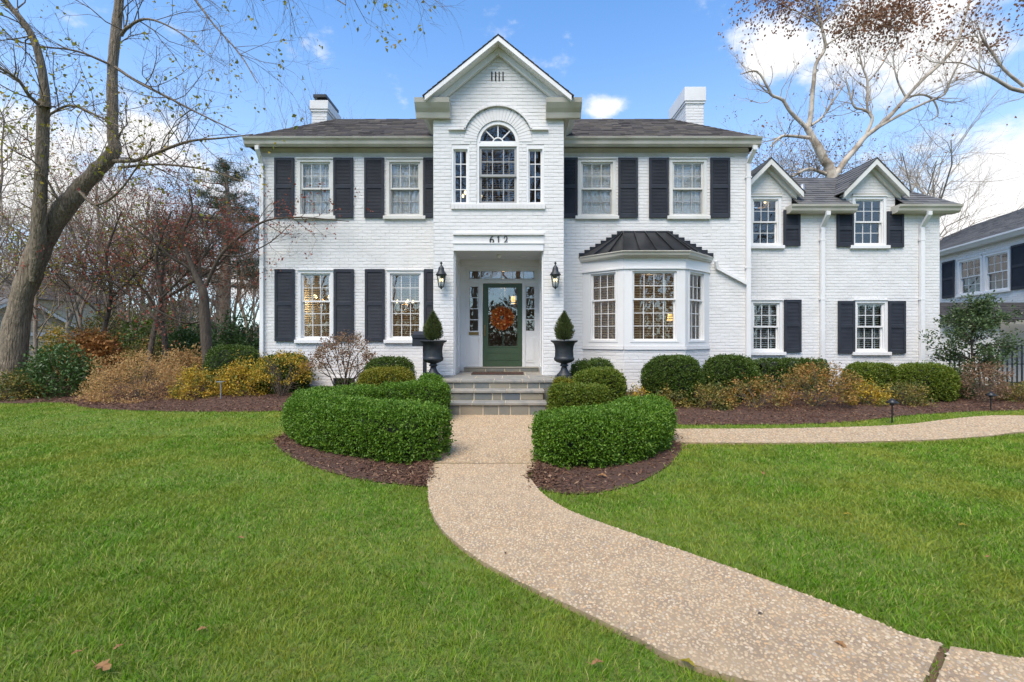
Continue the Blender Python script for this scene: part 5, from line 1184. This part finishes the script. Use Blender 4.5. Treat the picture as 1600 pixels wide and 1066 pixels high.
for z in (.08, .72): MB().box(12.21, 14.3, yF - .012, yF + .012, z, z + .025).build('rail', 'iron', ga)
for x in (12.2, 13.82): MB().box(x - .03, x + .03, yF - .03, yF + .03, -.1, 1.12).build('gate_post', 'iron', ga)

# ------------------------------------------------------------------ neighbouring buildings
nh = empty('neighbour_house', (17.4, 15.5, 0), 'white neighbouring house with grey shingle roof at the right edge', 'house')
dN = Vector((.27, .963, 0)).normalized(); TN = Matrix(((-dN.x, dN.y, 0, 17.4), (-dN.y, -dN.x, 0, 15.5), (0, 0, 1, 0), (0, 0, 0, 1)))
nw = [(-3.28, -1.90), (-1.82, -.55)]
brick_wall('wall', TN, cutout(-11, 6, [(a + .01, b2 - .01, 3.1, 4.52) for a, b2 in nw]), -.1, 4.95, nh)
for a, b2 in nw: window(nh, TN, a, b2, 3.1, 4.53, (3, 2), (3, 2), 'white_trim', 'glass', cs=.09)
for a, b2 in ((-4.22, -3.45), (-.45, .35)): shutter(nh, TN, a, b2, 3.05, 4.6)
b = MB(TN); b.add([(-4.5, .05, 2.6), (.5, .05, 2.6), (.5, 2.5, 2.6), (-4.5, 2.5, 2.6), (-4.5, .05, 4.9), (.5, .05, 4.9), (.5, 2.5, 4.9), (-4.5, 2.5, 4.9)], [(0, 1, 2, 3), (7, 6, 5, 4), (2, 6, 7, 3), (1, 5, 6, 2), (3, 7, 4, 0)]); b.build('room', 'room', nh)
MB(TN).prism([(0, 4.86), (-.25, 4.86), (-.30, 4.93), (-.36, 5.0), (-.36, 5.06), (0, 5.06)], 'x', -11.3, 6.3).build('gutter', 'white_trim', nh)
b = MB(TN); b.add([(-11.3, -.33, 5.06), (6.3, -.33, 5.06), (3.2, 3.1, 6.85), (-8.1, 3.1, 6.85), (-11.3, 6.6, 5.06), (6.3, 6.6, 5.06)], [(0, 1, 2, 3), (0, 3, 4), (1, 5, 2), (3, 2, 5, 4)]); nro = b.build('roof', 'shingle_grey', nh)
sl = math.hypot(3.43, 1.79); O = TN @ Vector((-11.3, -.33, 5.06)); U = TN.to_3x3() @ Vector((1, 0, 0)); Vv = TN.to_3x3() @ Vector((0, 3.43, 1.79))
shingles('s', O, U, Vv, lambda v: (3.2 * v / sl, 17.6 - 3.1 * v / sl), sl, nro, 'shingle_grey', ex=.16, wd=.34, seed=41)
q = TN @ Vector((-2.1, 1.6, 6.0)); MB().tube([q, q + Vector((0, 0, .5))], .07, 10).build('vent_pipe', 'white_trim', nro, smooth=True)
b = MB(TN); b.box(-1.5, -.5, 1.2, 1.5, 5.88, 5.98); b.build('roof_vent', 'black_metal', nro)
lt = MB(); lt.add([(13.0, 13.55, 1.93), (17.0, 13.55, 1.93), (17.0, 14.5, 2.50), (13.0, 14.5, 2.50), (13.0, 13.55, 1.86), (17.0, 13.55, 1.86), (17.0, 14.5, 2.43), (13.0, 14.5, 2.43)], [(0, 1, 2, 3), (7, 6, 5, 4), (0, 4, 5, 1), (0, 3, 7, 4)])
lr = empty('garden_lean_to', (15, 14, 0), 'low white lean-to with grey shingle roof behind the small evergreen', 'shed'); lro = lt.build('roof', 'shingle_dark', lr)
shingles('s', (13.0, 13.55, 1.93), (1, 0, 0), (0, .95, .57), lambda v: (0, 4.0), 1.108, lro, 'shingle_dark', seed=43)
MB().prism([(13.6, 1.80), (13.5, 1.80), (13.46, 1.92), (13.6, 1.92)], 'x', 15.0, 17.0).build('gutter', 'cream_trim', lr)
MB().box(13.0, 14.9, 13.9, 14.1, -.1, 1.98).box(14.9, 17.0, 14.9, 15.0, -.1, 1.9).build('wall', 'white_brick', lr)

gg = empty('neighbour_garage', (-24.0, 22.2, -.3), 'tan sided garage with white gable trim behind the big trunk', 'garage', local=True); gg.rotation_euler = (0, 0, R(62)); ax, az_, sl_ = 0, 3.75, .72
b = MB(); z = 0
while z < 3.6:                                          # lap siding
    hw = min(2.55, (az_ - .1 - (z + .1)) / sl_)
    if hw > .05: b.add([(ax - hw, 0, z + .19), (ax + hw, 0, z + .19), (ax + hw, -.03, z), (ax - hw, -.03, z)], [(3, 2, 1, 0)])
    z += .18
b.build('siding', 'siding_tan', gg)
MB().box(ax - 2.55, ax + 2.55, -.08, -.01, 1.75, 1.92).build('band_board', 'white_trim', gg)
b = MB(); rake(b, .02, .20, -.32, -.26, 2.85, az_, ax, sl_); b.build('rake_board', 'white_trim', gg)
b = MB()
for s in (-1, 1): b.add([(ax, -.35, az_), (ax + s * 2.9, -.35, az_ - 2.9 * sl_), (ax + s * 2.9, 4, az_ - 2.9 * sl_), (ax, 4, az_)], [(0, 1, 2, 3)])
b.build('roof', 'shingle_grey', gg)
MB().box(2.4, 2.55, .01, 6, 0, 1.8).box(-2.55, -2.4, .01, 6, 0, 1.8).build('side_wall', 'siding_tan', gg)
fh = empty('far_house', (-37, 32, -.3), 'pale far house with dark roof at the left edge', 'house')
MB().box(-44, -35.6, 32, 40, -.4, 4.2).build('wall', 'siding_tan', fh)
b = MB(); b.add([(-44.5, 31.6, 4.2), (-35.2, 31.6, 4.2), (-35.2, 40.4, 4.2), (-44.5, 40.4, 4.2), (-42, 36, 6.4), (-37.6, 36, 6.4)], [(0, 1, 5, 4), (1, 2, 5), (2, 3, 4, 5), (3, 0, 4)]); b.build('roof', 'shingle', fh)
MB().box(-35.62, -35.5, 33, 34, 1.8, 3.2).box(-37.6, -36.6, 31.95, 32.02, 1.8, 3.2).build('window', 'white_trim', fh)
# small porch seen past the left house corner
po = empty('side_porch', (-6.8, 13.2, 0), 'narrow white side porch post at the left house corner', 'porch'); MB().box(-6.66, -6.52, 13.0, 13.14, 0, 2.25).build('post', 'white_trim', po); MB().box(-6.9, -6.1, 12.9, 15, 2.25, 2.42).build('roof_beam', 'cream_trim', po)
# ------------------------------------------------------------------ trees
class Tree:
    def __init__(s, seed): s.r = np.random.default_rng(seed); s.lines = []; s.tips = []
    def limb(s, pts, rad):
        c = spline(pts, 4); t = np.linspace(0, 1, len(c)); r_ = np.interp(t, np.linspace(0, 1, len(rad)), rad); c = c + s.r.normal(0, 1, c.shape) * (r_[:, None] * .04) * (np.arange(len(c)) > 0)[:, None]
        s.lines.append((c, r_)); return c, r_
    def px(s, D, *pts, dd=0.):
        """limb given as (photo x, photo y, radius px) at distance D, drifting by dd metres in depth"""
        n = len(pts); q = [np.array(P(p[0], p[1], D + dd * i / max(1, n - 1))) for i, p in enumerate(pts)]; return s.limb(q, [p[2] * .62 * math.cos(math.atan((p[0] - 800) / FPX)) * 1.12 * D / FPX for p in pts])
    def twig(s, p, d, L, r0, lvl, up=.12, wig=.22, kids=(3, 5), ratio=(.45, .75), ang=(.5, 1.0), grav=0.):
        n = 4 if lvl > 0 else 3; pts = [p]; d = d / np.linalg.norm(d)
        for i in range(n):
            d = d + s.r.normal(0, wig, 3) + np.array([0, 0, up - grav * (i / n)]); d /= np.linalg.norm(d); pts.append(pts[-1] + d * L / n)
        pts = np.array(pts); rad = np.linspace(r0, r0 * (.4 if lvl else .5), n + 1); s.lines.append((pts, rad)); s.tips.append((pts[-1], d))
        if lvl == 0: return
        for k in range(s.r.integers(*kids)):
            f = s.r.uniform(.25, 1.0); i = min(n - 1, int(f * n)); q = pts[i] + (pts[i + 1] - pts[i]) * (f * n - i); ax = pts[i + 1] - pts[i]; ax /= np.linalg.norm(ax)
            o = np.cross(ax, s.r.normal(size=3)); o /= np.linalg.norm(o); a = s.r.uniform(*ang)
            s.twig(q, ax * math.cos(a) + o * math.sin(a), L * s.r.uniform(*ratio), max(.0018, rad[i] * .55), lvl - 1, up, wig, kids, ratio, ang, grav)
    def sprout(s, limb, n, L, lvl, lo=.2, **k):
        c, r_ = limb
        for i in range(n):
            j = int(s.r.uniform(lo, 1) * (len(c) - 1)); ax = c[min(j + 1, len(c) - 1)] - c[max(j - 1, 0)]; ax /= np.linalg.norm(ax); o = np.cross(ax, s.r.normal(size=3)); o /= np.linalg.norm(o); a = s.r.uniform(.5, 1.15)
            s.twig(c[j], ax * math.cos(a) + o * math.sin(a), L * s.r.uniform(.6, 1.25), max(.004, min(.45 * r_[j], L * .014)), lvl, **k)
    def build(s, name, label, base, bark, leafmat=None, frac=.3, leaf=.08, cnt=2, group=None, cat='tree', local=False, droop=.5, where=None, wr=.7):
        root = empty(name, base, label, cat, group, local=local)
        big = [l for l in s.lines if l[1][0] > .035]; small = [l for l in s.lines if l[1][0] <= .035]
        if big: link('trunk', tubes_mesh('trunk', big), root, bark)
        link('branches', tubes_mesh('branches', small), root, bark)
        if leafmat:
            t = [q for q in s.tips if s.r.random() < frac and (where is None or where(q[0]))]
            if t:
                C = np.repeat(np.array([q[0] for q in t]), cnt, 0); C = C + s.r.normal(0, leaf * .8, C.shape); A = unit(s.r.normal(0, .7, C.shape) + [0, 0, -droop])
                link('crown', leaf_mesh('crown', C, A, leaf * s.r.uniform(.6, 1.2, len(C)), leaf * wr * s.r.uniform(.6, 1.2, len(C)), s.r), root, leafmat)
        return root
# big maple at the left edge
T = Tree(21); D = 11.4
T.px(D, (14, 624, 44), (18, 600, 37), (21, 560, 34), (27, 505, 32), (41, 444, 31), (66, 380, 29), (88, 344, 27), (110, 315, 25), (132, 288, 23), (160, 258, 20), (178, 236, 18), (177, 205, 14.5), (176, 120, 13), (180, 60, 12), (187, 0, 11), (196, -90, 8), (190, -200, 6), (200, -330, 3), dd=.6)
T.px(D, (52, 440, 9), (57, 405, 17), (61, 375, 20), (62, 345, 19), (64, 300, 17), (66, 250, 16.5), (68, 195, 16), (70, 158, 16), dd=-.4)
lm = [T.px(D - .5, (72, 168, 14), (66, 110, 11), (54, 65, 10), (34, 32, 9), (4, -6, 8), (-60, -120, 4), dd=-.5), T.px(D - .5, (62, 165, 6), (46, 150, 5), (28, 125, 4.5), (0, 107, 4), (-50, 90, 3), dd=-1)]
l2 = [T.px(D + .3, (178, 252, 6), (215, 250, 5), (262, 232, 4), (300, 220, 3), (345, 216, 2.2), (395, 210, 1.2), dd=-1.2), T.px(D + .3, (180, 105, 4.5), (215, 128, 3.5), (262, 152, 3), (300, 172, 2.2), (370, 206, 1.1), dd=-1.5),
      T.px(D + .3, (185, 262, 4.5), (250, 257, 3), (320, 265, 2.2), (380, 284, 1.2), dd=-1), T.px(D + .3, (190, 55, 5), (197, 45, 4.5), (225, 30, 3), (262, 40, 2), (310, 70, 1.2), dd=-1.8),
      T.px(D + .3, (170, 100, 4), (120, 80, 3), (60, 72, 2.4), (10, 60, 1.5), dd=-1), T.px(D, (100, 330, 5), (60, 260, 3), (20, 235, 2), (-20, 200, 1.5), dd=-1.4), T.px(D, (125, 300, 5), (150, 320, 3.5), (185, 300, 3), (215, 260, 2), (240, 225, 1.2), dd=-.8),
      T.px(D, (75, 180, 5), (110, 165, 4), (150, 180, 3), (190, 200, 1.5), dd=-.8)]
# long limbs that leave the frame above and droop back into it
l3 = [T.px(D, (192, -60, 6), (240, -120, 5), (320, -110, 4), (400, -70, 3), (470, -35, 2), (540, 8, 1), dd=-3), T.px(D, (188, -20, 5), (230, -40, 4), (290, -15, 3), (335, 40, 2), (375, 85, 1.6), (402, 130, .9), dd=-2),
      T.px(D, (192, -120, 6), (260, -200, 5), (380, -190, 4), (500, -120, 3), (600, -50, 2), (640, -2, 1), dd=-3.5)]
for l in lm + l2: T.sprout(l, 13, 1.25, 2, .15, up=.05)
for l in l3: T.sprout(l, 16, 1.35, 2, .3, up=-.06, grav=.22, wig=.14)
T.sprout(T.lines[0], 10, 1.6, 2, .55, up=.05); T.sprout(T.lines[1], 8, 1.3, 2, .4, up=.05)
T.build('maple_tree', 'big forked maple with thick grey trunk and a few yellow leaves at the left edge', P(24, 620, D)[:2] + (0,) if False else (P(24, 620, D).x, D, 0), 'bark', 'maple_leaf', .10, .10, 4)
# dogwood near the left corner of the house
T = Tree(5); D = 11.3
tr_ = T.px(D, (326, 585, 15), (325, 560, 13), (320, 505, 11.5), (318, 458, 11), (308, 436, 8), (292, 395, 5), (286, 365, 4), (300, 330, 3), (296, 300, 2), dd=-.3)
dl = [T.px(D, (318, 456, 5), (331, 425, 4.5), (350, 392, 4), (385, 362, 3.2), (420, 344, 2.4), (470, 340, 1.8), (545, 346, .9), dd=-.6), T.px(D, (312, 440, 4.5), (296, 420, 4), (268, 402, 3.5), (238, 376, 2.6), (200, 350, 1.5), dd=-.8), T.px(D, (316, 445, 4), (312, 412, 3.5), (327, 384, 3), (320, 356, 2.2), (338, 330, 1.4), dd=.5),
      T.px(D, (322, 500, 3.5), (290, 505, 2.5), (255, 490, 2), (220, 470, 1.2), dd=-.6), T.px(D, (345, 398, 3), (375, 400, 2), (420, 380, 1.4), (455, 350, .8), dd=-.7)]
for l in dl: T.sprout(l, 15, .8, 2, .25, up=.05)
T.sprout(tr_, 12, .8, 2, .5)
T.build('dogwood_tree', 'small dark branched dogwood with red leaves reaching over the left corner of the house', (P(326, 0, D).x, D, .1), 'bark_dark', 'red_leaf', .34, .065, 3)
for i, (px, D, lean, lab) in enumerate(((150, 12.6, 40, 'slim leaning tree with bare twigs behind the dried hydrangea'), (228, 12.2, 40, 'low crooked tree with dark stem left of the dogwood'), (262, 13.5, -18, 'thin upright tree with russet leaves behind the dogwood'))):
    T = Tree(60 + i); b_ = T.px(D, (px, 590, 8), (px + lean * .3, 520, 6.5), (px + lean * .6, 460, 5), (px + lean * .4, 400, 4), (px + lean, 330, 2), dd=.3)
    br = [T.px(D, (px + lean * .4, 500, 4), (px - 40, 450, 3), (px - 75, 430, 2), (px - 110, 425, 1)), T.px(D, (px + lean * .5, 470, 4), (px + 70, 420, 3), (px + 110, 380, 1.5))]
    for l in br + [b_]: T.sprout(l, 26, 1.0, 2, .25)
    T.build('garden_tree', lab, (P(px, 0, D).x, D, .05), 'bark_dark', ('maple_leaf', 'red_leaf', 'brown_leaf')[i], .45, .07, 3, 'small trees in the left bed')
# pine
def pine(px, D, y0, y1, label):
    T = Tree(9); zt = P(0, y0, D).z; x = P(px, 0, D).x; T.limb([(x, D, -.1), (x, D, zt * .5), (x + .1, D, zt * .8), (x, D, zt)], [.24, .18, .10, .03]); zb = P(0, y1, D).z; C = []; A = []
    for i in range(84):
        z = T.r.uniform(zb, zt); f = (zt - z) / (zt - zb); L = (.5 + 1.9 * f ** .7) * T.r.uniform(.6, 1.1); az = T.r.uniform(0, 6.28); d = np.array([math.cos(az), math.sin(az), T.r.uniform(-.05, .25)]); s_ = np.array([x, D, z]); e = s_ + d * L; T.lines.append((np.array([s_, (s_ + e) / 2 - [0, 0, .06], e]), np.array([.03, .02, .008])))
        for k in range(int(9 * L) + 3):
            q = s_ + d * L * T.r.uniform(.35, 1.05) + T.r.normal(0, .12, 3) * [1, 1, .5]
            nb_ = 20; C.append(np.repeat(q[None], nb_, 0) + T.r.normal(0, .04, (nb_, 3))); A.append(unit(T.r.normal(0, 1, (nb_, 3)) + d * .5 + [0, 0, .5]))
    root = T.build('pine_tree', label, (x, D, 0), 'bark_grey'); C = np.concatenate(C); A = np.concatenate(A)
    link('crown', leaf_mesh('crown', C, A, .17 * T.r.uniform(.7, 1.2, len(C)), .016, T.r), root, 'pine_needle')
pine(352, 18, 258, 452, 'pine with layered dark needles left of the house corner')
# sycamore behind the wing
T = Tree(33); D = 19
T.limb([(P(1303, 0, D).x, D, -.1), (P(1304, 0, D).x, D, 3), tuple(P(1300, 282, D)), tuple(P(1288, 252, D)), tuple(P(1277, 228, D)), tuple(P(1261, 200, D))], [.28, .25, .20, .165, .145, .12])
s1 = [T.px(D, (1261, 202, 7.5), (1266, 184, 6.5), (1271, 129, 5), (1275, 100, 4.5), (1289, 75, 4), (1284, 43, 3.5), (1275, 0, 3), (1268, -60, 2)), T.px(D, (1260, 200, 5.5), (1235, 175, 4.5), (1223, 157, 4), (1206, 149, 3.5), (1200, 138, 3), (1183, 112, 2.4), (1157, 116, 1.2), dd=-.5),
      T.px(D, (1300, 280, 8), (1318, 255, 8), (1341, 227, 7), (1353, 213, 6.5), (1376, 195, 6), (1399, 172, 5.5), (1416, 152, 5), (1442, 124, 4.6), (1471, 98, 4.2), (1496, 66, 4), (1505, 35, 3.6), (1517, -5, 3), (1530, -60, 2)), T.px(D, (1362, 205, 4.5), (1410, 178, 4), (1445, 161, 3.4), (1475, 148, 3), (1485, 126, 2.6), (1496, 103, 2.2), (1510, 80, 1.4), dd=-.6),
      T.px(D, (1353, 212, 4.5), (1363, 184, 4), (1350, 172, 3.4), (1335, 167, 2.8), (1327, 144, 2.2), (1320, 120, 1.2)), T.px(D, (1363, 186, 3.2), (1355, 168, 3), (1356, 129, 2.8), (1347, 103, 2.2), (1341, 72, 1.2)), T.px(D, (1357, 127, 2.4), (1380, 98, 2), (1397, 60, 1.2), (1396, 40, .7)), T.px(D, (1268, 216, 5), (1241, 213, 4), (1220, 214, 3.4), (1203, 230, 2), dd=-.4), T.px(D, (1290, 272, 5), (1264, 264, 4), (1238, 276, 3)),
      T.px(D, (1268, 196, 4), (1285, 183, 3), (1300, 160, 2.4), (1320, 132, 1.4)), T.px(D, (1418, 152, 3.5), (1440, 148, 3), (1458, 156, 2.6), (1466, 178, 2), (1455, 188, 1.4), (1468, 180, .8)), T.px(D, (1416, 153, 3), (1402, 125, 2.2), (1396, 90, 1.4), (1405, 60, .8))]
for l in s1: T.sprout(l, 12, 1.35, 2, .25, up=.18)
hi_ = [T.px(D, (1284, 43, 2.5), (1250, 20, 2), (1215, 5, 1.2), (1190, -20, .8)), T.px(D, (1289, 72, 2.5), (1330, 45, 2), (1375, 20, 1.5), (1415, 5, 1)), T.px(D, (1284, 40, 2), (1320, 5, 1.6), (1370, -20, 1))]
for l in hi_: T.sprout(l, 26, 1.2, 2, .1, up=.0)
syc = T.build('sycamore_tree', 'tall pale barked sycamore behind the wing with brown leaves up high', (P(1303, 0, D).x, D, 0), 'bark_sycamore', 'brown_leaf', .8, .13, 4, where=lambda q: q[2] > P(0, 62, D).z and q[0] < P(1435, 0, D).x)
tp = [q for q in T.tips if T.r.random() < .09]
C = np.array([q[0] for q in tp]); link('crown', leaf_mesh('crown', C, unit(T.r.normal(0, .6, C.shape) - [0, 0, .6]), .12, .09, T.r), syc, 'brown_leaf')
T = Tree(34); D = 17
T.limb([(P(1790, 0, D).x, D, -.1), (P(1785, 0, D).x, D, 4), tuple(P(1740, 240, D)), tuple(P(1690, 165, D))], [.36, .3, .24, .16])
s2 = [T.px(D, (1690, 166, 8), (1640, 152, 7), (1600, 143, 6.5), (1580, 138, 6), (1551, 121, 5), (1528, 112, 3), (1508, 115, 1.2)), T.px(D, (1600, 135, 5), (1570, 110, 4.5), (1552, 85, 4), (1535, 60, 3), (1528, 40, 2)), T.px(D, (1530, 110, 3), (1531, 75, 2.6), (1525, 57, 2.2), (1495, 62, 1.6), (1450, 68, 1)), T.px(D, (1690, 160, 7), (1650, 60, 5), (1600, 0, 4), (1540, -30, 2)), T.px(D, (1528, 110, 2.4), (1500, 98, 2), (1460, 98, 1.6), (1440, 85, 1))]
for l in s2: T.sprout(l, 12, 1.1, 2, .25, up=.1)
T.build('sycamore_tree', 'overhanging sycamore branches with sparse brown leaves at the upper right edge', (P(1790, 0, D).x, D, 0), 'bark_sycamore', 'brown_leaf', .4, .13, 3, where=lambda q: q[2] > P(0, 80, D).z)

# bare background trees: a few kinds, copied
def bare(seed, H_, bark, leafmat=None, frac=.2, lvl=3, spread=(.35, .75), cnt=2, leaf=.09):
    T = Tree(seed); r = T.r; tr = T.limb([(0, 0, -.2), (r.normal(0, .15), r.normal(0, .15), H_ * .25), (r.normal(0, .3), r.normal(0, .3), H_ * .5), (r.normal(0, .5), r.normal(0, .5), H_ * .8)], [H_ * .014, H_ * .011, H_ * .008, H_ * .0035])
    for k in range(9):
        j = int(len(tr[0]) * (.25 + .7 * k / 9)); az = r.uniform(0, 6.28); a = r.uniform(*spread); d = np.array([math.cos(az) * math.sin(a), math.sin(az) * math.sin(a), math.cos(a)])
        T.twig(tr[0][min(j, len(tr[0]) - 1)], d, H_ * r.uniform(.3, .5), H_ * .0048, lvl, up=.08, kids=(4, 7), ratio=(.4, .7))
    for k in range(3): T.twig(tr[0][-1], np.array([r.normal(0, .4), r.normal(0, .4), 1.0]), H_ * .25, H_ * .003, 2, up=.1)
    return T.build('bare_tree', None, (0, 0, 0), bark, leafmat, frac, leaf, cnt, 'bare trees around the houses', local=True)
kinds = [bare(71, 9, 'bark_grey'), bare(72, 9, 'bark_grey', 'red_leaf', .5, cnt=3), bare(73, 9, 'bark_grey', 'brown_leaf', .6, cnt=3), bare(74, 9, 'bark_sycamore'), bare(75, 9, 'bark_grey', 'maple_leaf', .4)]
spots = [  # photo x, distance, height, kind, label
 (40, 24, 9, 0, 'bare tree just right of the big trunk, above the tan garage'), (110, 20, 8, 1, 'tree with sparse red leaves beside the tan garage roof'), (165, 26, 11, 4, 'taller bare tree with a few yellow leaves behind the hydrangea'), (215, 21, 8, 2, 'tree with russet leaves left of the dogwood'),
 (255, 17, 6.5, 1, 'small red leaved tree directly behind the dogwood'), (300, 27, 9, 2, 'brown leaved tree between dogwood and pine'), (382, 22, 7.5, 1, 'red brown tree between the pine and the house corner'), (340, 32, 9, 0, 'bare grey tree behind the pine'), (-15, 19, 10, 4, 'bare tree half hidden by the big trunk'), (75, 36, 11, 0, 'far bare tree seen between the maple stems'),
 (135, 42, 12, 2, 'far brown leaved tree left of the crooked tree'), (190, 38, 11, 0, 'far grey bare tree above the hydrangea'), (240, 44, 12, 2, 'far brown tree behind the crooked tree'), (395, 40, 9, 2, 'far brown tree touching the left house corner'), (-90, 28, 11, 2, 'brown tree just off the left edge'), (20, 45, 12, 2, 'far brown tree at the left edge'),
 (60, 15, 5.5, 4, 'low twiggy tree with yellow leaves just right of the big trunk base'), (205, 16, 5.0, 1, 'low reddish twiggy tree behind the crooked tree'), (285, 15, 5.2, 1, 'low reddish twiggy tree left of the dogwood trunk'), (372, 17, 5.4, 2, 'low brown leaved tree in front of the pine trunk'), (130, 15.5, 5.0, 2, 'low brown twiggy tree above the dried hydrangea'),
 (460, 26, 13.2, 0, 'bare treetop rising behind the left part of the main roof'), (535, 30, 14.0, 0, 'bare treetop right of the left chimney'),
 (1190, 24, 10.5, 2, 'brown leaved treetop in the gap between main roof and wing dormer'), (1225, 28, 11.5, 0, 'bare treetop above the left wing dormer'), (1345, 30, 11.5, 0, 'bare treetop between the two wing dormers'), (1395, 24, 10.5, 3, 'pale bare tree above the right wing dormer'), (1430, 26, 11.5, 3, 'pale bare tree right of the right dormer'), (1462, 22, 10, 3, 'pale bare tree above the right end of the wing'), (1265, 34, 12, 2, 'far brown treetop behind the sycamore fork')]
used = set()
def place(k, loc, sc, rz, label):
    o = kinds[k] if k not in used else copy_tree(kinds[k]); used.add(k)
    o.location = loc; o.scale = (sc, sc, sc); o.rotation_euler = (0, 0, rz); o['label'] = label; o['category'] = 'tree'; o['group'] = 'bare trees around the houses'
for i, (px, D, h, k, lab) in enumerate(spots): place(k, (P(px, 0, D).x, D, -.1), h / 9, i * 1.7, lab)
# trees across the street, seen mirrored in the window panes
for i, (x, y, h, k) in enumerate(((-9, -13, 17, 2), (-3, -16, 20, 0), (4, -14, 18, 2), (11, -17, 20, 2), (18, -15, 17, 2), (-17, -18, 18, 2), (1, -22, 22, 2), (-8, -25, 22, 2), (13, -26, 22, 2))): place(k, (x, y, -.1), h / 9, i * 2.3 + .4, 'bare tree across the street, mirrored in the house windows')
# far wood on the left
r = np.random.default_rng(15); n = 26000; D_ = r.uniform(46, 70, n); pxs = r.uniform(-400, 470, n); top = 4.2 + 2.2 * wob(np.c_[pxs * .02, pxs * .0, D_ * 0], 1.3)
C = np.stack([(pxs - 800) * D_ / FPX, D_, r.uniform(0, 1, n) ** 1.1 * top], 1); A = unit(r.normal(0, .6, C.shape) + [0, 0, .7])
fw = link('far_wood', leaf_mesh('far_wood', C, A, r.uniform(.5, 1.3, n), r.uniform(.12, .4, n), r), None, mat('far_wood', (.1, .07, .05), .9, island=[(.17, .125, .09), (.115, .105, .06), (.21, .14, .10), (.09, .10, .05), (.24, .15, .085)], trans=.2)); tag(fw, 'far brown autumn wood behind the gardens on the left', 'wood', kind='stuff')

n = 22000; y_ = r.uniform(-46, -34, n); x_ = r.uniform(-60, 60, n); top = 6.5 + 3 * wob(np.c_[x_ * .15, x_ * 0, x_ * 0], 1.3)  # unseen wood mass added behind the camera to fill the lower pane reflections
C = np.stack([x_, y_, r.uniform(0, 1, n) ** 1.2 * top], 1); A = unit(r.normal(0, .6, C.shape) + [0, 0, .7])
fw = link('far_wood', leaf_mesh('far_wood', C, A, r.uniform(.5, 1.3, n), r.uniform(.12, .4, n), r), None, 'far_wood'); tag(fw, 'brown autumn wood added out of view behind the camera, mirrored in the window panes', 'wood', kind='stuff')

# ------------------------------------------------------------------ fallen leaves
r = random.Random(2)
lf = [(160, 1046, .085, 'pinkish fallen leaf lying on the lawn at the lower left', 'fallen'), (933, 1040, .062, 'tan fallen leaf on the lawn left of the path near the bottom edge', 'fallen'), (1313, 1008, .055, 'orange fallen leaf lying on the aggregate path', 'fallen'), (185, 1015, .04, 'small tan leaf on the lawn above the pinkish leaf', 'fallen'), (120, 1024, .04, 'small tan leaf on the lawn left of the pinkish leaf', 'fallen'), (315, 987, .04, 'tan leaf on the left lawn right of the others', 'fallen'),
      (941, 745, .11, 'tan leaf on the mulch under the right hedge', 'fallen'), (1192, 741, .07, 'tan leaf on the right lawn near the hedge', 'fallen'), (1325, 806, .07, 'yellow leaf in the middle of the right lawn', 'maple_leaf'), (1505, 823, .06, 'yellow leaf on the lawn at the far right', 'maple_leaf'), (1545, 873, .05, 'tan leaf on the lawn close to the right edge', 'fallen'), (376, 843, .05, 'tan leaf in the middle of the left lawn', 'fallen'), (1075, 1040, .07, 'yellow green leaf on the grass beside the lower path edge', 'maple_leaf'), (1188, 960, .03, 'dark leaf scrap on the path', 'bark_dark'), (790, 865, .03, 'small dark leaf scrap on the upper path', 'bark_dark')]
for px, py, L, lab, m in lf:
    p = G(px, py, .03); a = r.uniform(0, 6.28); b = MB(Matrix.Translation((p.x, p.y, .045 if m != 'bark_dark' and not (px == 1313) else .037)) @ Matrix.Rotation(a, 4, 'Z') @ Matrix.Rotation(R(r.uniform(-12, 12)), 4, 'X'))
    o_ = [(-.5, 0), (-.2, .22), (-.1, .12), (.08, .34), (.16, .14), (.34, .2), (.5, 0), (.34, -.2), (.16, -.14), (.08, -.34), (-.1, -.12), (-.2, -.22)]
    vs = [(x * L, y * L, .10 * L * math.cos(x * 5) * (1 + abs(y))) for x, y in o_] + [(0, 0, .0)]
    b.add(vs, [(i, (i + 1) % 12, 12) for i in range(12)]); b.tube([(-.5 * L, 0, .0), (-.8 * L, .05 * L, .01)], .0012, 4)
    tag(b.build('fallen_leaf', m), lab, 'leaf', 'fallen leaves on lawn and path')
